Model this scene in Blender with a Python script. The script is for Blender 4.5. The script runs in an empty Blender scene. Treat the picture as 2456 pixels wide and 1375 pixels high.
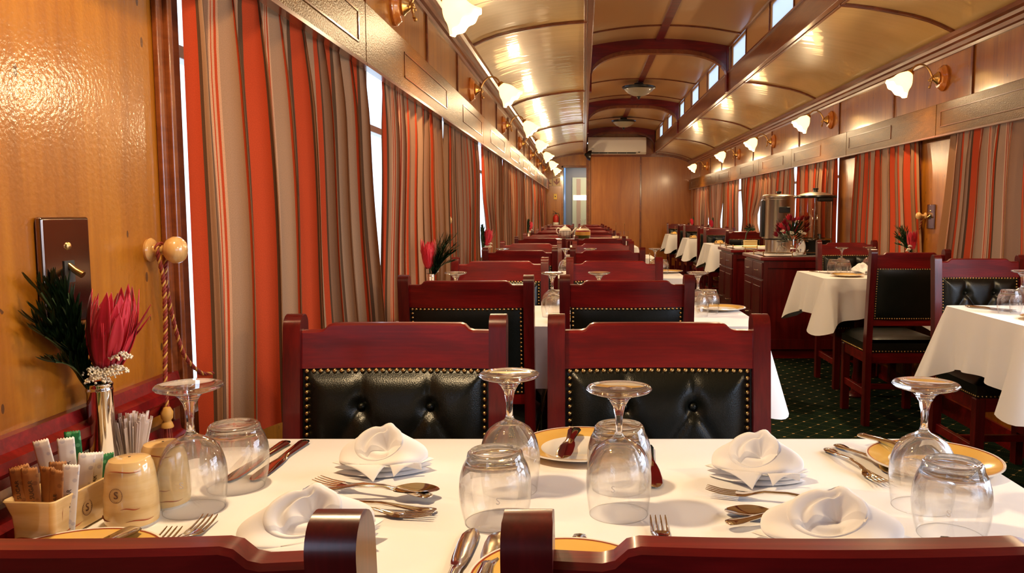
import bpy, bmesh, math, random
from math import pi, sin, cos, sqrt, exp, atan2, radians as R
from mathutils import Vector as V, Matrix, Euler

sc = bpy.context.scene
col = sc.collection
EYE = 1.17                      # camera height above the floor; tables are 0.39 lower

# ------------------------------------------------------------------ camera
cam_data = bpy.data.cameras.new('camera')
cam = bpy.data.objects.new('camera', cam_data)
col.objects.link(cam)
sc.camera = cam
F_PX, W_PX = 1950.0, 2456.0
cam_data.sensor_width = 36.0
cam_data.lens = 36.0 * F_PX / W_PX
cam_data.shift_x = -(1397 - W_PX / 2) / W_PX
cam_data.clip_start = 0.02
cam.location = (0, 0, EYE)
cam.rotation_euler = (R(90) - math.atan(177.5 / F_PX), 0, 0)

# ------------------------------------------------------------------ exposure, world, daylight
sc.view_settings.view_transform = 'Standard'
sc.view_settings.look = 'None'
sc.view_settings.gamma = 1.0
sc.view_settings.use_curve_mapping = False
sc.view_settings.exposure = 0.14
try:
    cy = sc.cycles
    cy.use_denoising = True
    cy.sample_clamp_indirect = 6.0
    cy.blur_glossy = 0.5
    cy.max_bounces = 10
    cy.transparent_max_bounces = 32
    cy.transmission_bounces = 10
    cy.glossy_bounces = 5
    cy.diffuse_bounces = 4
    cy.caustics_refractive = True
    cy.caustics_reflective = False
    cy.use_light_tree = True
except Exception:
    pass
world = bpy.data.worlds.new('world')
sc.world = world
world.use_nodes = True
wb = world.node_tree.nodes['Background']
wb.inputs['Color'].default_value = (0.72, 0.84, 1.0, 1)
wb.inputs['Strength'].default_value = 2.4

def area(name, loc, target, sx, sy, power, color):
    l = bpy.data.lights.new(name, 'AREA')
    l.shape = 'RECTANGLE'; l.size = sx; l.size_y = sy
    l.energy = power; l.color = color
    o = bpy.data.objects.new(name, l); col.objects.link(o)
    o.location = loc
    o.rotation_euler = (V(target) - V(loc)).to_track_quat('-Z', 'Y').to_euler()
    return o
# daylight entering by the uncurtained windows behind the camera, plus an added side fill
DAY = (0.48, 0.64, 1.0)
WXL, WXR = -0.72, 2.12          # inner faces of the side walls
area('daylight_left', (WXL - 0.35, -0.95, 1.40), (0.5, -0.55, 0.9), 1.9, 0.8, 9, DAY)
area('daylight_right', (WXR + 0.35, -0.45, 1.40), (0.6, 0.9, 0.9), 2.0, 0.8, 9, DAY)
area('added_side_fill', (WXR + 0.40, 2.05, 1.55), (0.3, 1.2, 0.8), 1.9, 0.8, 56, (0.78, 0.84, 1.0))  # added out of view to whiten the nearest table

# lamp strengths (the lamps' own lights are made in the sconce builder)
LAMP_W = 10.5          # glow through the shade
MOUTH_W = 9.0         # light thrown out of the shade's mouth
LAMP_COL = (1.0, 0.73, 0.42)
BULB_EMIT = 55.0
SHADE_EMIT = 3.4

# ------------------------------------------------------------------ helpers
class MB:
    """collects faces that become one mesh object"""
    def __init__(s): s.v = []; s.f = []; s.uv = {}
    def add(s, vs, fs, uvs=None):
        n = len(s.v); s.v += [tuple(v) for v in vs]
        for i, f in enumerate(fs):
            s.f.append(tuple(n + k for k in f))
            if uvs is not None: s.uv[len(s.f) - 1] = [uvs[k] for k in f]
        return s
    def box(s, x0, x1, y0, y1, z0, z1):
        return s.add([(x0,y0,z0),(x1,y0,z0),(x1,y1,z0),(x0,y1,z0),(x0,y0,z1),(x1,y0,z1),(x1,y1,z1),(x0,y1,z1)],
                     [(0,3,2,1),(4,5,6,7),(0,1,5,4),(1,2,6,5),(2,3,7,6),(3,0,4,7)])
    def bar(s, a, b, w, h, up=(0,0,1)):
        a, b = V(a), V(b); d = (b - a).normalized(); u = V(up)
        r = d.cross(u)
        if r.length < 1e-5: r = d.cross(V((1,0,0)))
        r.normalize(); u = r.cross(d)
        vs = []
        for p in (a, b):
            for i, j in ((-1,-1),(1,-1),(1,1),(-1,1)): vs.append(p + r*i*w/2 + u*j*h/2)
        return s.add(vs, [(0,1,2,3),(7,6,5,4),(0,4,5,1),(1,5,6,2),(2,6,7,3),(3,7,4,0)])
    def tube(s, pts, rad, n=8, cap=True):
        pts = [V(p) for p in pts]; rs = rad if isinstance(rad, (list, tuple)) else [rad]*len(pts)
        rings = []; prev = None
        for i, p in enumerate(pts):
            d = (pts[min(i+1, len(pts)-1)] - pts[max(i-1, 0)])
            d = d.normalized() if d.length > 1e-9 else V((0,0,1))
            if prev is None:
                a = d.cross(V((0,0,1)))
                if a.length < 1e-3: a = d.cross(V((1,0,0)))
            else:
                a = prev - d*prev.dot(d)
            a.normalize(); prev = a; b = d.cross(a)
            rings.append([p + (a*cos(2*pi*k/n) + b*sin(2*pi*k/n))*rs[i] for k in range(n)])
        vs = [v for r in rings for v in r]; fs = []
        for i in range(len(pts)-1):
            for k in range(n):
                k2 = (k+1) % n
                fs.append((i*n+k, i*n+k2, (i+1)*n+k2, (i+1)*n+k))
        if cap: fs += [tuple(range(n-1,-1,-1)), tuple((len(pts)-1)*n + k for k in range(n))]
        return s.add(vs, fs)
    def lathe(s, prof, n=32, loc=(0,0,0), mat=None, arc=2*pi):
        vs = []; fs = []; m = len(prof); lo = V(loc)
        cnt = n if arc > 6.28 else n+1
        for k in range(cnt):
            a = arc*k/n
            for r, z in prof:
                p = V((r*cos(a), r*sin(a), z))
                vs.append((mat @ p if mat else p) + lo)
        for k in range(n):
            k2 = (k+1) % cnt
            for i in range(m-1):
                if prof[i][0] < 1e-7 and prof[i+1][0] < 1e-7: continue
                if prof[i][0] < 1e-7: fs.append((k*m+i, k2*m+i+1, k*m+i+1))
                elif prof[i+1][0] < 1e-7: fs.append((k*m+i, k2*m+i, k*m+i+1))
                else: fs.append((k*m+i, k2*m+i, k2*m+i+1, k*m+i+1))
        return s.add(vs, fs)
    def grid(s, fn, nu, nv, uv=None, flip=False):
        vs = []; uvs = []
        for i in range(nu+1):
            for j in range(nv+1):
                vs.append(fn(i/nu, j/nv)); uvs.append(uv(i/nu, j/nv) if uv else (i/nu, j/nv))
        fs = []
        for i in range(nu):
            for j in range(nv):
                q = (i*(nv+1)+j, (i+1)*(nv+1)+j, (i+1)*(nv+1)+j+1, i*(nv+1)+j+1)
                fs.append(q[::-1] if flip else q)
        return s.add(vs, fs, uvs)
    def prism(s, poly, axis, a, b):
        """closed polygon (2-D) pushed along an axis from a to b"""
        def P(p, t):
            return (t,p[0],p[1]) if axis == 'x' else (p[0],t,p[1]) if axis == 'y' else (p[0],p[1],t)
        n = len(poly)
        vs = [P(p, a) for p in poly] + [P(p, b) for p in poly]
        fs = [tuple(range(n-1,-1,-1)), tuple(range(n, 2*n))]
        fs += [(i, (i+1)%n, n+(i+1)%n, n+i) for i in range(n)]
        return s.add(vs, fs)
    def ball(s, c, r, n=10, sz=1.0):
        m = max(4, n//2)
        prof = [(r*sin(pi*i/m), -r*sz*cos(pi*i/m)) for i in range(m+1)]
        prof[0] = (0, prof[0][1]); prof[-1] = (0, prof[-1][1])
        return s.lathe(prof, n, c)
    def xf(s, M, start=0):
        for i in range(start, len(s.v)): s.v[i] = tuple(M @ V(s.v[i]))
        return s
    def obj(s, name, mat, parent=None, smooth=True, bevel=0, seg=2, ang=40, solid=0, merge=0):
        me = bpy.data.meshes.new(name)
        me.from_pydata(s.v, [], s.f)
        if s.uv:
            l = me.uv_layers.new(name='UVMap')
            for p in me.polygons:
                u = s.uv.get(p.index)
                if u:
                    for k, li in enumerate(p.loop_indices): l.data[li].uv = u[k]
        bm = bmesh.new(); bm.from_mesh(me)
        if merge: bmesh.ops.remove_doubles(bm, verts=bm.verts, dist=merge)
        bmesh.ops.recalc_face_normals(bm, faces=bm.faces)
        bm.to_mesh(me); bm.free()
        me.materials.append(mat)
        if smooth: me.shade_smooth()
        o = bpy.data.objects.new(name, me); col.objects.link(o)
        if parent: o.parent = parent
        if solid:
            m = o.modifiers.new('s', 'SOLIDIFY'); m.thickness = solid; m.offset = 0
        if bevel:
            m = o.modifiers.new('b', 'BEVEL'); m.width = bevel; m.segments = seg
            m.limit_method = 'ANGLE'; m.angle_limit = R(30)
            m.harden_normals = True
        elif smooth and ang:
            me.set_sharp_from_angle(angle=R(ang))
        return o

def tag(o, label=None, cat=None, group=None, kind=None):
    if label: o['label'] = label
    if cat: o['category'] = cat
    if group: o['group'] = group
    if kind: o['kind'] = kind
    return o
def thing(name, label, cat, loc=(0,0,0), rz=0, group=None):
    o = bpy.data.objects.new(name, None); col.objects.link(o)
    o.empty_display_size = 0.05
    o.location = loc; o.rotation_euler = (0,0,rz)
    return tag(o, label, cat, group)
def copy_tree(o, parent=None):
    c = o.copy(); col.objects.link(c)
    if parent: c.parent = parent
    for ch in kids.get(o.name) or [k for k in o.children]: copy_tree(ch, c)
    return c
kids = {}
def dup(root, loc, rz=None, label=None, group=None):
    c = copy_tree(root)
    c.location = loc
    if rz is not None: c.rotation_euler = (0,0,rz)
    if label: c['label'] = label
    if group: c['group'] = group
    return c
class Proto:
    """places the first instance itself, later ones as copies"""
    def __init__(s, root): s.root = root; s.used = False
    def put(s, loc, rz=0, label=None, group=None):
        if not s.used:
            s.used = True; r = s.root
            r.location = loc; r.rotation_euler = (0,0,rz)
            if label: r['label'] = label
            if group: r['group'] = group
            return r
        return dup(s.root, loc, rz, label, group)
def struct(o): o['kind'] = 'structure'; return o
def text(name, s, size, mat, parent, loc, rot, extrude=0.0002):
    cu = bpy.data.curves.new(name, 'FONT'); cu.body = s; cu.size = size; cu.extrude = extrude
    cu.align_x = 'CENTER'; cu.align_y = 'CENTER'; cu.resolution_u = 3
    t = bpy.data.objects.new('tmp', cu)
    me = bpy.data.meshes.new_from_object(t)
    bpy.data.objects.remove(t)
    me.name = name
    me.materials.clear(); me.materials.append(mat)
    o = bpy.data.objects.new(name, me); col.objects.link(o)
    o.parent = parent; o.location = loc; o.rotation_euler = rot
    return o

# ------------------------------------------------------------------ materials
def mat(name, color=(.8,.8,.8), rough=.5, metal=0, coat=0, coat_rough=.05, spec=.5, emit=None, estr=0, sheen=0, trans=0, ior=1.45):
    m = bpy.data.materials.new(name); m.use_nodes = True
    b = m.node_tree.nodes['Principled BSDF']
    b.inputs['Base Color'].default_value = (*color, 1)
    b.inputs['Roughness'].default_value = rough
    b.inputs['Metallic'].default_value = metal
    b.inputs['Coat Weight'].default_value = coat
    b.inputs['Coat Roughness'].default_value = coat_rough
    b.inputs['Specular IOR Level'].default_value = spec
    b.inputs['Sheen Weight'].default_value = sheen
    b.inputs['Transmission Weight'].default_value = trans
    b.inputs['IOR'].default_value = ior
    if emit:
        b.inputs['Emission Color'].default_value = (*emit, 1)
        b.inputs['Emission Strength'].default_value = estr
    return m
class NT:
    def __init__(s, m): s.t = m.node_tree; s.b = m.node_tree.nodes.get('Principled BSDF')
    def n(s, typ, **kw):
        x = s.t.nodes.new(typ)
        for k, v in kw.items():
            if k in x.inputs: x.inputs[k].default_value = v
            else: setattr(x, k, v)
        return x
    def l(s, a, b): s.t.links.new(a, b)
    def coord(s, scale=(1,1,1), kind='Object', rot=(0,0,0), loc=(0,0,0)):
        c = s.n('ShaderNodeTexCoord'); m = s.n('ShaderNodeMapping')
        m.inputs['Scale'].default_value = scale; m.inputs['Rotation'].default_value = rot
        m.inputs['Location'].default_value = loc
        s.l(c.outputs[kind], m.inputs['Vector']); return m.outputs['Vector']
    def ramp(s, fac, stops, interp='LINEAR'):
        r = s.n('ShaderNodeValToRGB'); e = r.color_ramp; e.interpolation = interp
        while len(e.elements) < len(stops): e.elements.new(0.5)
        for i, (p, c) in enumerate(stops):
            e.elements[i].position = p; e.elements[i].color = (*c, 1)
        s.l(fac, r.inputs['Fac']); return r.outputs['Color']
    def bump(s, h, strength=.3, dist=.002):
        b = s.n('ShaderNodeBump'); b.inputs['Strength'].default_value = strength
        b.inputs['Distance'].default_value = dist
        s.l(h, b.inputs['Height']); s.l(b.outputs['Normal'], s.b.inputs['Normal']); return b
    def math(s, op, a, b=None, c=None):
        m = s.n('ShaderNodeMath', operation=op)
        for i, x in enumerate((a, b, c)):
            if x is None: continue
            if isinstance(x, (int, float)): m.inputs[i].default_value = x
            else: s.l(x, m.inputs[i])
        return m.outputs[0]
def wood(name, c0, c1, c2, scale=(14,14,1.2), rough=.3, coat=.6, coat_rough=.12, bump=.15, spots=0, peel=0):
    m = mat(name, c1, rough, coat=coat, coat_rough=coat_rough)
    n = NT(m); v = n.coord(scale)
    a = n.n('ShaderNodeTexNoise', Scale=1.6, Detail=7.0, Roughness=.62, Distortion=.7); n.l(v, a.inputs['Vector'])
    v2 = n.coord(tuple(x*9 for x in scale[:2]) + (scale[2]*2.2,) if scale[2] < scale[0] else (scale[0]*2.2, scale[1]*9, scale[2]*9))
    g = n.n('ShaderNodeTexNoise', Scale=1.8, Detail=3.0); n.l(v2, g.inputs['Vector'])
    f = n.math('ADD', n.math('MULTIPLY', a.outputs['Fac'], .75), n.math('MULTIPLY', g.outputs['Fac'], .25))
    c = n.ramp(f, [(.30, c0), (.5, c1), (.68, c2)])
    if spots:
        w = n.coord((1,1,.45))
        vo = n.n('ShaderNodeTexVoronoi', Scale=26.0); n.l(w, vo.inputs['Vector'])
        no = n.n('ShaderNodeTexNoise', Scale=5.0, Detail=2.0); n.l(w, no.inputs['Vector'])
        k = n.math('MULTIPLY', n.math('LESS_THAN', vo.outputs['Distance'], .10), n.math('GREATER_THAN', no.outputs['Fac'], .50))
        mx = n.n('ShaderNodeMix', data_type='RGBA'); n.l(n.math('MULTIPLY', k, .8), mx.inputs['Factor'])
        n.l(c, mx.inputs['A']); mx.inputs['B'].default_value = (.05, .015, .005, 1); c = mx.outputs['Result']
    n.l(c, n.b.inputs['Base Color'])
    if peel:
        p = n.n('ShaderNodeTexNoise', Scale=peel, Detail=2.0); n.l(n.coord((1,1,1)), p.inputs['Vector'])
        bb = n.n('ShaderNodeBump'); bb.inputs['Strength'].default_value = bump; bb.inputs['Distance'].default_value = .002
        n.l(p.outputs['Fac'], bb.inputs['Height']); n.l(bb.outputs['Normal'], n.b.inputs['Normal'])
        n.l(bb.outputs['Normal'], n.b.inputs['Coat Normal'])
    elif bump: n.bump(g.outputs['Fac'], bump, .0008)
    return m
M = {}
M['honey'] = wood('honey_panel', (.20,.060,.003), (.34,.112,.005), (.46,.172,.009), (5,5,.8), .36, .8, .13, .16, spots=1, peel=160)
M['honey_pale'] = wood('pale_honey_panel', (.50,.22,.04), (.62,.30,.06), (.70,.38,.09), (9,9,.9), .3, .6, .12, .05)
M['pelmet'] = wood('pelmet_veneer', (.055,.018,.002), (.105,.036,.003), (.17,.065,.006), (7,1.0,7), .42, .18, .22, .7, peel=190)
b_ = M['pelmet'].node_tree.nodes['Principled BSDF']
b_.inputs['Specular IOR Level'].default_value = .18; b_.inputs['Specular Tint'].default_value = (1,.68,.3,1); b_.inputs['Coat Weight'].default_value = .06
b_.inputs['Coat Tint'].default_value = (1,.75,.4,1)
M['oak'] = wood('light_beam_wood', (.16,.05,.010), (.25,.085,.017), (.33,.125,.028), (9,1.0,9), .3, .7, .12, .1)
M['trim'] = wood('trim_wood', (.10,.022,.006), (.18,.042,.010), (.27,.075,.018), (9,1.0,9), .28, .6, .1, .1)
M['mahog'] = wood('mahogany', (.050,.0015,.0018), (.135,.0026,.003), (.24,.007,.006), (1.2,13,13), .32, .18, .15, .06)
M['mahog_v'] = wood('mahogany_upright', (.040,.0015,.0015), (.085,.0025,.003), (.14,.007,.006), (16,16,1.3), .30, .25, .12, .06)
M['partition'] = wood('partition_veneer', (.30,.085,.012), (.42,.135,.018), (.52,.19,.03), (2.2,2.2,.5), .32, .5, .18, .05)
M['knob'] = wood('turned_pale_wood', (.52,.27,.08), (.62,.35,.12), (.7,.42,.16), (20,20,6), .25, .7, .08, .03)
M['plinth'] = wood('sconce_plate_wood', (.45,.12,.02), (.56,.18,.03), (.65,.25,.05), (20,20,6), .22, .8, .06, .03)
# cream varnished ceiling boards
m = mat('ceiling_gloss', (.86,.66,.36), .38, coat=.9, coat_rough=.07); M['ceil'] = m
n = NT(m); no = n.n('ShaderNodeTexNoise', Scale=2.2, Detail=3.0); n.l(n.coord((1,1,1)), no.inputs['Vector'])
n.l(n.ramp(no.outputs['Fac'], [(.3,(.78,.53,.20)),(.7,(.88,.64,.28))]), n.b.inputs['Base Color'])
b2 = n.n('ShaderNodeTexNoise', Scale=3.0, Detail=1.5); n.l(n.coord((.35,3.2,.35)), b2.inputs['Vector'])
bb = n.n('ShaderNodeBump'); bb.inputs['Strength'].default_value = .35; bb.inputs['Distance'].default_value = .01
n.l(b2.outputs['Fac'], bb.inputs['Height']); n.l(bb.outputs['Normal'], n.b.inputs['Coat Normal'])
m = mat('clerestory_paint', (.58,.31,.10), .42, coat=.35, coat_rough=.15); M['ceil_in'] = m
# leather
def leather(name, c):
    m = mat(name, c, .30, spec=.45, coat=.0)
    n = NT(m); v = n.n('ShaderNodeTexVoronoi', Scale=420.0); n.l(n.coord(), v.inputs['Vector'])
    n.bump(v.outputs['Distance'], .35, .0006); return m
M['leather'] = leather('black_green_leather', (.004,.0055,.004))
M['brass'] = mat('antique_brass', (.62,.40,.16), .28, 1)
M['silver'] = mat('polished_silver', (.86,.80,.72), .08, 1)
M['chrome'] = mat('bright_chrome', (.85,.83,.80), .05, 1)
M['steel'] = mat('brushed_steel', (.62,.54,.42), .28, 1)
M['darkchrome'] = mat('dark_nickel', (.32,.23,.19), .12, 1)
M['black'] = mat('black_plastic', (.012,.011,.01), .3)
M['grey'] = mat('grey_metal', (.25,.25,.26), .4, .6)
M['white'] = mat('white_plastic', (.85,.80,.70), .35)
M['frame'] = mat('white_window_paint', (.62,.62,.64), .35)
M['dark'] = mat('dark_seal', (.03,.028,.025), .5)
# linen
def linen(name, c, sc_=900):
    m = mat(name, c, .8, spec=.25, sheen=.25)
    n = NT(m); a = n.n('ShaderNodeTexNoise', Scale=7.0, Detail=3.0); n.l(n.coord((1,1,1)), a.inputs['Vector'])
    n.bump(a.outputs['Fac'], .22, .008); return m
M['linen'] = linen('white_table_linen', (.86,.85,.86))
M['napkin'] = linen('white_napkin_linen', (.88,.87,.89))
# ceramics
M['cream'] = mat('cream_glaze', (.80,.58,.28), .12, coat=.6)
n = NT(M['cream']); w_ = n.n('ShaderNodeTexNoise', Scale=9.0, Detail=4.0); n.l(n.coord((1,1,7)), w_.inputs['Vector'])
n.l(n.ramp(w_.outputs['Fac'], [(.3,(.66,.41,.15)),(.55,(.80,.58,.28)),(.75,(.84,.66,.38))]), n.b.inputs['Base Color'])
M['plate_white'] = mat('white_china', (.86,.82,.74), .1, coat=.6)
M['plate_yellow'] = mat('yellow_china_rim', (.76,.47,.12), .12, coat=.6)
M['rust'] = mat('rust_line_paint', (.30,.05,.015), .3)
M['ink'] = mat('dark_print', (.05,.03,.02), .6)
M['logo'] = mat('brown_print', (.16,.07,.03), .5)
M['brown_paper'] = mat('brown_paper_sachet', (.40,.17,.055), .55)
M['white_paper'] = mat('white_paper_sachet', (.82,.78,.74), .5)
M['green_paper'] = mat('green_paper_sachet', (.012,.16,.05), .45)
for k_, c_ in (('brown_paper', (.27,.11,.04)), ('white_paper', (.60,.58,.62)), ('green_paper', (.10,.36,.18))):
    n = NT(M[k_]); v_ = n.n('ShaderNodeTexVoronoi', Scale=95.0); n.l(n.coord(), v_.inputs['Vector'])
    base = tuple(M[k_].node_tree.nodes['Principled BSDF'].inputs['Base Color'].default_value)[:3]
    n.l(n.ramp(v_.outputs['Distance'], [(.0, c_), (.26, c_), (.32, base)]), n.b.inputs['Base Color'])
M['red'] = mat('red_petal', (.55,.008,.03), .42, sheen=.2)
M['red2'] = mat('deep_red_petal', (.24,.004,.02), .42)
M['leafm'] = mat('dark_green_leaf', (.018,.045,.016), .42)
M['stem'] = mat('green_stem', (.05,.08,.02), .5)
M['yarrow'] = mat('white_yarrow', (.78,.72,.60), .7)
M['clearstraw'] = mat('clear_plastic_wrap', (.92,.80,.74), .22, trans=.35, ior=1.3)
M['dispred'] = mat('fire_red', (.45,.02,.012), .3)
M['signpale'] = mat('pale_sign', (.62,.45,.22), .4)
M['signred'] = mat('maroon_sign', (.20,.02,.015), .4)
M['yellow'] = mat('yellow_plastic', (.75,.50,.08), .4)
M['butter'] = mat('pale_yellow_box', (.80,.60,.25), .45)
M['candlewax'] = mat('cream_wax', (.8,.7,.5), .5)
M['mosaic'] = mat('olive_fruit', (.07,.09,.02), .4)
M['amber'] = mat('amber_fruit', (.60,.30,.05), .4)
M['bowlglass'] = mat('unlit_alabaster_glass', (.42,.36,.24), .35, coat=.3)
# thin clear glass (no refraction through the bowls, real reflections)
def thinglass(name, tint=(1,1,1), ior=1.5, extra=.0):
    m = bpy.data.materials.new(name); m.use_nodes = True; t = m.node_tree
    t.nodes.clear(); n = NT(m)
    out = n.n('ShaderNodeOutputMaterial'); tr = n.n('ShaderNodeBsdfTransparent'); tr.inputs['Color'].default_value = (*tint, 1)
    gl = n.n('ShaderNodeBsdfGlossy'); gl.inputs['Roughness'].default_value = .015
    fr = n.n('ShaderNodeFresnel', IOR=ior); mx = n.n('ShaderNodeMixShader')
    fac = n.math('ADD', fr.outputs[0], extra) if extra else fr.outputs[0]
    n.l(fac, mx.inputs[0]); n.l(tr.outputs[0], mx.inputs[1]); n.l(gl.outputs[0], mx.inputs[2]); n.l(mx.outputs[0], out.inputs[0])
    return m
M['thin'] = thinglass('thin_clear_glass', (.995,.99,.985), 1.42)
M['pane'] = thinglass('window_glass', (.95,.97,.98), 1.45)
M['glass'] = mat('solid_clear_glass', (1,1,1), .0, trans=1, ior=1.48)
# drinking glass: the thin wall lets light straight through, the thick shoulder and stem refract
m = bpy.data.materials.new('drinking_glass'); m.use_nodes = True; m.node_tree.nodes.clear(); M['drink'] = m
n = NT(m); out = n.n('ShaderNodeOutputMaterial'); rf = n.n('ShaderNodeBsdfGlass', IOR=1.48); rf.inputs['Roughness'].default_value = 0
tr = n.n('ShaderNodeBsdfTransparent'); tr.inputs['Color'].default_value = (.992,.99,.985,1); gl = n.n('ShaderNodeBsdfGlossy'); gl.inputs['Roughness'].default_value = .015
lw = n.n('ShaderNodeLayerWeight', Blend=.5); th = n.n('ShaderNodeMixShader')
n.l(n.math('ADD', n.math('MULTIPLY', n.math('POWER', lw.outputs['Facing'], 3.2), .6), .03), th.inputs[0]); n.l(tr.outputs[0], th.inputs[1]); n.l(gl.outputs[0], th.inputs[2])
tc_ = n.n('ShaderNodeTexCoord'); sp = n.n('ShaderNodeSeparateXYZ'); n.l(tc_.outputs['Object'], sp.inputs[0])
mr = n.n('ShaderNodeMapRange'); mr.interpolation_type = 'SMOOTHSTEP'; n.l(sp.outputs['Z'], mr.inputs['Value'])
for k_, v_ in (('From Min', .028), ('From Max', .072), ('To Min', 0.0), ('To Max', .92)): mr.inputs[k_].default_value = v_
mx = n.n('ShaderNodeMixShader'); n.l(mr.outputs[0], mx.inputs[0]); n.l(th.outputs[0], mx.inputs[1]); n.l(rf.outputs[0], mx.inputs[2]); n.l(mx.outputs[0], out.inputs[0])
# lamp shade: lit frosted glass
m = mat('lit_frosted_glass', (.95,.80,.50), .35, emit=(1.0,.58,.20), estr=SHADE_EMIT, coat=.3); M['shade'] = m
M['bulb'] = mat('glowing_bulb', (1,1,1), .5, emit=(1.0,.80,.48), estr=BULB_EMIT)
M['tube'] = mat('lit_ceiling_panel', (1,1,1), .5, emit=(.95,.88,1.0), estr=4.0)
M['litpane'] = mat('lit_frosted_window', (.9,.9,1), .3, emit=(.86,.88,1.0), estr=1.6)
M['frost'] = mat('frosted_daylit_pane', (.7,.8,.9), .3, emit=(.62,.76,1.0), estr=.95)
# striped curtain cloth; u runs along the cloth in metres
def curtain_mat():
    m = mat('striped_curtain_cloth', (.4,.2,.1), .85, spec=.08, sheen=.03)
    n = NT(m); uv = n.n('ShaderNodeUVMap'); sp = n.n('ShaderNodeSeparateXYZ'); n.l(uv.outputs[0], sp.inputs[0])
    fr = n.math('FRACT', n.math('MULTIPLY', sp.outputs['X'], 1/.52))
    OR = (.46,.052,.014); TP = (.285,.135,.068); BR = (.10,.045,.02); PK = (.56,.27,.13); DK = (.30,.03,.012); TL = (.37,.19,.095)
    st = [(0,OR),(.085,BR),(.105,TL),(.19,BR),(.215,TP),(.30,OR),(.325,BR),(.332,TP),(.46,PK),(.466,OR),(.472,PK),(.479,OR),(.485,PK),
          (.495,TL),(.575,OR),(.60,BR),(.607,TP),(.745,OR),(.775,TP),(.86,DK),(.868,PK),(.88,DK),(.888,PK),(.90,TL),(.98,BR)]
    c = n.ramp(fr, st, 'CONSTANT')
    ns = n.n('ShaderNodeTexNoise', Scale=600.0, Detail=1.0); n.l(n.coord((1,1,1),'UV'), ns.inputs['Vector'])
    mx = n.n('ShaderNodeMix', data_type='RGBA', blend_type='MULTIPLY'); mx.inputs['Factor'].default_value = .35
    n.l(c, mx.inputs['A']); n.l(n.ramp(ns.outputs['Fac'], [(.3,(.6,.6,.6)),(.7,(1.2,1.2,1.2))]), mx.inputs['B'])
    n.l(mx.outputs['Result'], n.b.inputs['Base Color'])
    tl = n.n('ShaderNodeBsdfTranslucent'); n.l(mx.outputs['Result'], tl.inputs['Color'])
    ms = n.n('ShaderNodeMixShader'); ms.inputs[0].default_value = .22
    out = [x for x in n.t.nodes if x.type == 'OUTPUT_MATERIAL'][0]
    n.l(n.b.outputs[0], ms.inputs[1]); n.l(tl.outputs[0], ms.inputs[2]); n.l(ms.outputs[0], out.inputs[0])
    return m
M['curtain'] = curtain_mat()
# twisted cord: spiral bands
m = mat('twisted_cord', (.35,.05,.02), .6); M['cord'] = m
M['cord_gold'] = mat('gold_cord_strand', (.55,.30,.07), .5)
M['cord_red'] = mat('maroon_cord_strand', (.22,.025,.015), .6)
# carpet with a diamond lattice of dotted lines and star crossings
m = mat('diamond_carpet', (.01,.03,.015), .95, spec=.1); M['carpet'] = m
n = NT(m); v = n.coord((1/.088,1/.088,1), rot=(0,0,R(45)))
sp = n.n('ShaderNodeSeparateXYZ'); n.l(v, sp.inputs[0])
def tri(x): return n.math('ABSOLUTE', n.math('SUBTRACT', n.math('FRACT', x), .5))   # .5 on lattice lines
tx, ty = tri(sp.outputs['X']), tri(sp.outputs['Y'])
dotx = n.math('GREATER_THAN', n.math('FRACT', n.math('MULTIPLY', sp.outputs['Y'], 9.0)), .45)
doty = n.math('GREATER_THAN', n.math('FRACT', n.math('MULTIPLY', sp.outputs['X'], 9.0)), .45)
lx = n.math('MULTIPLY', n.math('GREATER_THAN', tx, .478), dotx); ly = n.math('MULTIPLY', n.math('GREATER_THAN', ty, .478), doty)
line = n.math('MAXIMUM', lx, ly)
star = n.math('GREATER_THAN', n.math('ADD', tx, ty), .90)
mx = n.n('ShaderNodeMix', data_type='RGBA'); n.l(line, mx.inputs['Factor'])
fz = n.n('ShaderNodeTexNoise', Scale=240.0, Detail=1.0); n.l(n.coord(), fz.inputs['Vector'])
n.l(n.ramp(fz.outputs['Fac'], [(.3,(.002,.009,.005)),(.7,(.005,.018,.009))]), mx.inputs['A']); mx.inputs['B'].default_value = (.10,.085,.02,1)
mx2 = n.n('ShaderNodeMix', data_type='RGBA'); n.l(star, mx2.inputs['Factor']); n.l(mx.outputs['Result'], mx2.inputs['A'])
mx2.inputs['B'].default_value = (.55,.36,.16,1); n.l(mx2.outputs['Result'], n.b.inputs['Base Color'])
n.bump(fz.outputs['Fac'], .6, .002)
# ================================================================== THE SETTING
Y0, Y1 = -3.0, 16.0
struct(MB().box(WXL-.1, WXR+.1, Y0, 18.2, -.08, 0).obj('floor', M['carpet'], smooth=False))
def wall(name, side, openings, mt):
    x0, x1 = ((WXL-.07, WXL) if side < 0 else (WXR, WXR+.07))
    b = MB(); zs, zt, top = .80, 1.72, 2.18
    b.box(x0, x1, Y0, Y1, 0, zs); b.box(x0, x1, Y0, Y1, zt, top)
    y = Y0
    for a, c in openings:
        b.box(x0, x1, y, a, zs, zt); y = c
    b.box(x0, x1, y, Y1, zs, zt)
    return struct(b.obj(name, mt, smooth=False))
OPL = [(-1.9,-.1),(1.475,2.66),(2.72,3.98),(4.20,5.36),(5.52,6.85),(7.05,8.2),(8.4,9.6),(9.8,11.0),(11.2,12.4),(12.6,13.8),(14.0,15.2)]
OPR = [(-1.4,.55),(1.05,3.05),(3.45,4.66),(5.18,6.25),(6.78,7.95),(8.06,9.3),(9.45,10.7),(10.8,12.0),(12.2,13.4),(13.6,15.0)]  # second opening is an unseen window added to let the side fill in
wall('wall_left', -1, OPL, M['honey']); wall('wall_right', 1, OPR, M['honey'])
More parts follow.
